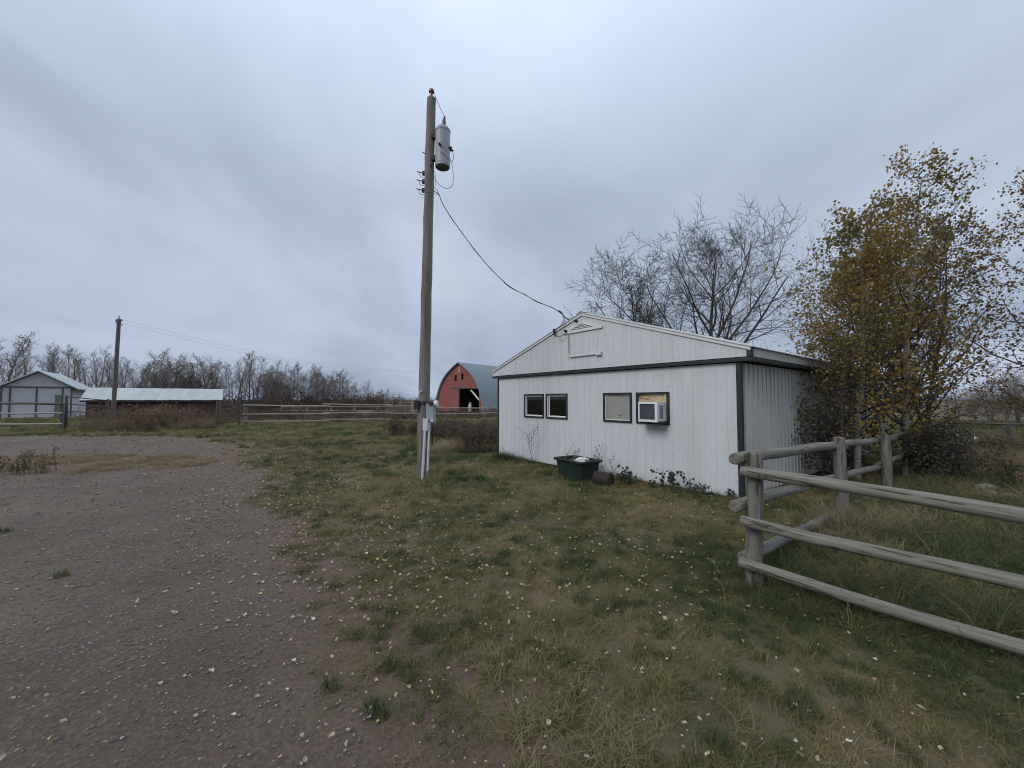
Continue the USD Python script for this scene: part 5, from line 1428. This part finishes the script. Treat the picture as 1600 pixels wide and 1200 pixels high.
# ------------------------------------------------------------------ shrubs, plants and things by the wall
SHR = [dict(n=14, len=0.5, ang=38, start=0.05, pts=5, thin=0.6, trop=0.4, rmin=0.006), dict(n=7, len=0.5, ang=45, start=0.2, pts=4, thin=0.6, trop=0.2, rmin=0.004), dict(n=3, len=0.5, ang=45, start=0.2, pts=3, thin=0.7, trop=0.1, rmin=0.003)]
for lab, x, y, hgt, seed, per, stn in [('dark leafy shrub against the side wall, nearest its corner', 6.55, 8.15, 2.1, 701, 2.6, 4), ('dark shrub crowding the wall behind the pale aspen trunk', 7.6, 9.35, 2.3, 702, 2.6, 4),
                                       ('low dark shrub at the foot of the tallest aspen', 9.15, 8.75, 1.55, 703, 2.8, 5), ('dark tangled shrub right of the aspen trunks', 9.9, 9.05, 1.75, 704, 2.8, 5), ('dark shrub between wall and fence end', 8.3, 9.9, 2.0, 705, 2.4, 4)]:
    t = thing('dark_shrub', lab, 'shrub', (x, y, gz(x, y)), group='dark shrubs under the aspens')
    lv = grow_tree(seed, hgt, 0.02, SHR, stems=stn, wob=0.1)
    part(t, 'stems', wood(lv, 0, 4), M['twig'], smooth=True)
    part(t, 'leaves', leaves_on(lv, (2, 3), per * 0.5, 0.055, seed + 20, spread=0.07), M['leaf_dark'], kind='stuff')

b = G(832.5, 724.5)
t = thing('bare_sapling', 'thin leafless sapling growing by the left end of the wall', 'sapling', b)
lv = grow_tree(711, 1.15, 0.011, [dict(n=6, len=0.45, ang=38, start=0.3, pts=5, thin=0.7, trop=0.4, rmin=0.005), dict(n=4, len=0.4, ang=40, start=0.3, pts=4, thin=0.7, trop=0.2, rmin=0.004)], wob=0.1, lean=(-0.1, -0.1))
part(t, 'stem', wood(lv, 0, 1), M['twig'], smooth=True)
part(t, 'twigs', wood(lv, 1, 3), M['twig'], smooth=True)
part(t, 'dead_leaves', leaves_on(lv, (2,), 0.4, 0.04, 712), M['weed_brown'], kind='stuff')


def leafy(name, lab, px, py, hgt, n, mname, seed, size=0.05, cat='weed'):
    b_ = G(px, py); rg_ = np.random.default_rng(seed)
    t_ = thing(name, lab, cat, b_)
    lv_ = grow_tree(seed, hgt, 0.008, [dict(n=5, len=0.45, ang=40, start=0.15, pts=4, thin=0.7, trop=0.4, rmin=0.004)], stems=n, wob=0.12)
    part(t_, 'stems', wood(lv_, 0, 2), M['twig'], smooth=True)
    part(t_, 'leaves', leaves_on(lv_, (0, 1), 4, size, seed + 3, spread=0.02, droop=0.7), M[mname], kind='stuff')


leafy('wall_weed', 'bushy dark weed on the wall foot just right of the dark log', 982, 760, 0.42, 5, 'weed_green', 721, 0.075)
leafy('wall_weed', 'tall dark weed with drooping leaves on the wall foot below the air conditioner', 1047, 767, 0.46, 4, 'weed_green', 722, 0.075)
leafy('wall_weed', 'small ragged weed at the wall foot, third from the building corner', 1018, 764, 0.22, 4, 'weed_green', 723, 0.05)
leafy('wall_weed', 'low green weed at the wall foot, second from the building corner', 1100, 776, 0.26, 5, 'weed_green', 724, 0.05)
leafy('wall_weed', 'short green weed at the wall foot nearest the building corner', 1135, 781, 0.20, 4, 'weed_green', 725, 0.045)
leafy('dry_weed', 'dry brown weed leaning between tub and wall', 962, 748, 0.55, 3, 'weed_brown', 726, 0.03)
leafy('dry_weed', 'dry feathery weed standing behind the green tub', 932, 742, 0.75, 3, 'weed_brown', 727, 0.035)
leafy('dry_weed', 'sparse dry weed rising behind the tub near its left end', 892, 738, 0.70, 2, 'weed_brown', 728, 0.025)

# green tub
tA, tB = G(867.5, 744), G(909, 754.5)
d = (tB - tA)[:2]; Lt = float(np.linalg.norm(d)); d /= Lt
trot = math.degrees(math.atan2(d[1], d[0]))
tub = thing('plastic_tub', 'dark green plastic tub full of soil standing by the wall', 'tub', (tA[0], tA[1], 0), trot)
Wt, Ht = 0.55, 0.40


def rrect(x0, y0, x1, y1, r=0.05):
    return sbox(x0 + r, y0 + r, x1 - r, y1 - r).buffer(r, quad_segs=4)


def loft(rings):
    """closed rings [(polygon, z)] with the same vertex count"""
    vs, n_ = [], None
    for p_, z_ in rings:
        c_ = np.array(p_.exterior.coords)[:-1]; n_ = len(c_); vs.append(np.c_[c_, np.full(n_, z_)])
    v_ = np.vstack(vs); f_ = []
    for k in range(len(rings) - 1):
        for q_ in range(n_):
            a_, b_ = k * n_ + q_, k * n_ + (q_ + 1) % n_
            f_ += [[a_, b_, b_ + n_], [a_, b_ + n_, a_ + n_]]
    m_ = trimesh.Trimesh(v_, np.array(f_), process=False); m_.fix_normals()
    return m_


part(tub, 'tub_wall', loft([(rrect(0.05, 0.05, Lt - 0.05, Wt - 0.05), 0), (rrect(0.0, 0.0, Lt, Wt), Ht), (rrect(0.02, 0.02, Lt - 0.02, Wt - 0.02, 0.045), Ht), (rrect(0.06, 0.06, Lt - 0.06, Wt - 0.06, 0.045), 0.03)]), M['tub'], smooth=40)
part(tub, 'rim', loft([(rrect(-0.035, -0.035, Lt + 0.035, Wt + 0.035, 0.06), Ht - 0.03), (rrect(-0.045, -0.045, Lt + 0.045, Wt + 0.045, 0.06), Ht), (rrect(-0.04, -0.04, Lt + 0.04, Wt + 0.04, 0.06), Ht + 0.018), (rrect(0.018, 0.018, Lt - 0.018, Wt - 0.018, 0.045), Ht + 0.016), (rrect(0.019, 0.019, Lt - 0.019, Wt - 0.019, 0.045), Ht - 0.02)]), M['tub'], smooth=40)
gxs, gys = np.meshgrid(np.linspace(0.03, Lt - 0.03, 24), np.linspace(0.03, Wt - 0.03, 16))
gz_ = Ht - 0.04 + 0.06 * (meshkit.noise(np.stack([gxs * 7, gys * 7, 0 * gxs], -1), 3) - 0.5)
i, j = np.meshgrid(np.arange(15), np.arange(23), indexing='ij')
part(tub, 'soil', (np.stack([gxs.ravel(), gys.ravel(), gz_.ravel()], 1), np.stack([i * 24 + j, i * 24 + j + 1, (i + 1) * 24 + j + 1, (i + 1) * 24 + j], -1).reshape(-1, 4)), M['soil'], smooth=True)
lv = grow_tree(731, 0.24, 0.004, [dict(n=4, len=0.4, ang=40, start=0.3, pts=3, thin=0.8, trop=0.3, rmin=0.002)], stems=6, wob=0.2)
pl = thing('tub_seedling', 'small dry seedlings sprouting from the soil in the green tub', 'seedling', (tA[0] + d[0] * 0.35 - d[1] * 0.32, tA[1] + d[1] * 0.35 + d[0] * 0.32, Ht - 0.05))
part(pl, 'stems', wood(lv, 0, 2), M['twig'], smooth=True)
part(pl, 'leaves', leaves_on(lv, (0, 1), 2, 0.03, 733, 0.02), M['weed_tan'], kind='stuff')
m = trimesh.creation.icosphere(3, 1.0); vv = m.vertices * [0.13, 0.05, 0.06] * (0.5 + 1.0 * meshkit.noise(m.vertices * 2.6 + 5, 4))[:, None]
wl = np.array([Lt * 0.80, 0.17]); wq = tA[:2] + d * wl[0] + np.array([-d[1], d[0]]) * wl[1]
single('white_scrap', (vv, m.faces), M['white_plastic'], 'white scrap lying on the soil in the green tub', 'scrap', loc=(wq[0], wq[1], Ht + 0.02), smooth=True)
# dark log round
la = G(930, 757); lb_ = G(951, 759.5)
lg = thing('log_round', 'short dark brown log lying against the green tub', 'log', (la[0], la[1], 0.13))
ld = np.array([0.62, -0.55, 0.0]); ld /= np.linalg.norm(ld)
v, f = log_mesh(0.36, 0.135, 0.14, 77, s=24, n=10, bend=0.003)
lm_ = along(np.array([0, 0, 0.0]), ld)
part(lg, 'bark', (v, f), M['bark_log'], smooth=45, matrix=lm_)
m = trimesh.creation.cylinder(radius=0.112, height=0.008, sections=24); m.apply_translation([0, 0, 0.364]); part(lg, 'cut_face', m, M['log_end'], matrix=lm_)

# pale stones in the rough ground on the right
for k, (px, py, s) in enumerate([(1508, 753, 0.13), (1524, 759, 0.12), (1540, 765, 0.15), (1543, 774, 0.11), (1490, 671, 0.20), (1497, 683, 0.24), (1488, 694, 0.2), (1483, 706, 0.24), (1495, 706, 0.17), (1500, 717, 0.14), (1486, 719, 0.13), (1577, 780, 0.10)]):
    gzv = -0.16; c_ = G(px, py, gzv + s * 0.4)
    m = trimesh.creation.icosphere(2, s); vv = m.vertices * (0.72 + 0.56 * meshkit.noise(m.vertices / s * 1.2 + k * 5.1, k))[:, None] * [1.25, 1.0, 0.7]
    near_ = k in (0, 1, 2, 3, 11)
    single('field_stone', (vv, m.faces), M['stone'], 'pale stone lying in long grass beyond the near rail' if near_ else 'pale stone heaped in the weeds right of the aspens', 'stone', group='stones in the long grass' if near_ else 'stones heaped right of the aspens', loc=(c_[0], c_[1], gz(c_[0], c_[1]) + s * 0.35), smooth=30)
c_ = G(1524, 684, 0.1)
m = trimesh.creation.icosphere(2, 0.2); vv = m.vertices * (0.7 + 0.6 * meshkit.noise(m.vertices * 6 + 2, 9))[:, None] * [1.1, 0.8, 0.9]
single('white_scrap', (vv, m.faces), M['white_plastic'], 'white crumpled scrap in the weeds before the wire fence', 'scrap', loc=(c_[0], c_[1], gz(c_[0], c_[1]) + 0.1), smooth=30)

# dark pipe and wire fence at the right
wf = thing('wire_fence', 'dark pipe-topped wire fence across the rough on the right', 'fence', P(1587, 692, 14.5))
A0, B0 = P(1440, 659.5, 15.6), P(1760, 667, 13.4)
part(wf, 'top_rail', pipe([A0, B0], 0.035, 8), M['dark_pipe'], world=True)
for dz in (-0.38, -0.62):
    part(wf, 'fence_wire', pipe([A0 + [0, 0, dz], B0 + [0, 0, dz]], 0.006, 5), M['dark_pipe'], world=True)
for s in (0.02, 0.46, 0.9):
    c_ = A0 + (B0 - A0) * s
    part(wf, 'post', pipe([np.r_[c_[:2], gz(c_[0], c_[1]) - 0.1], c_ + [0, 0, 0.02]], 0.065, 8), M['dark_pipe'], world=True)
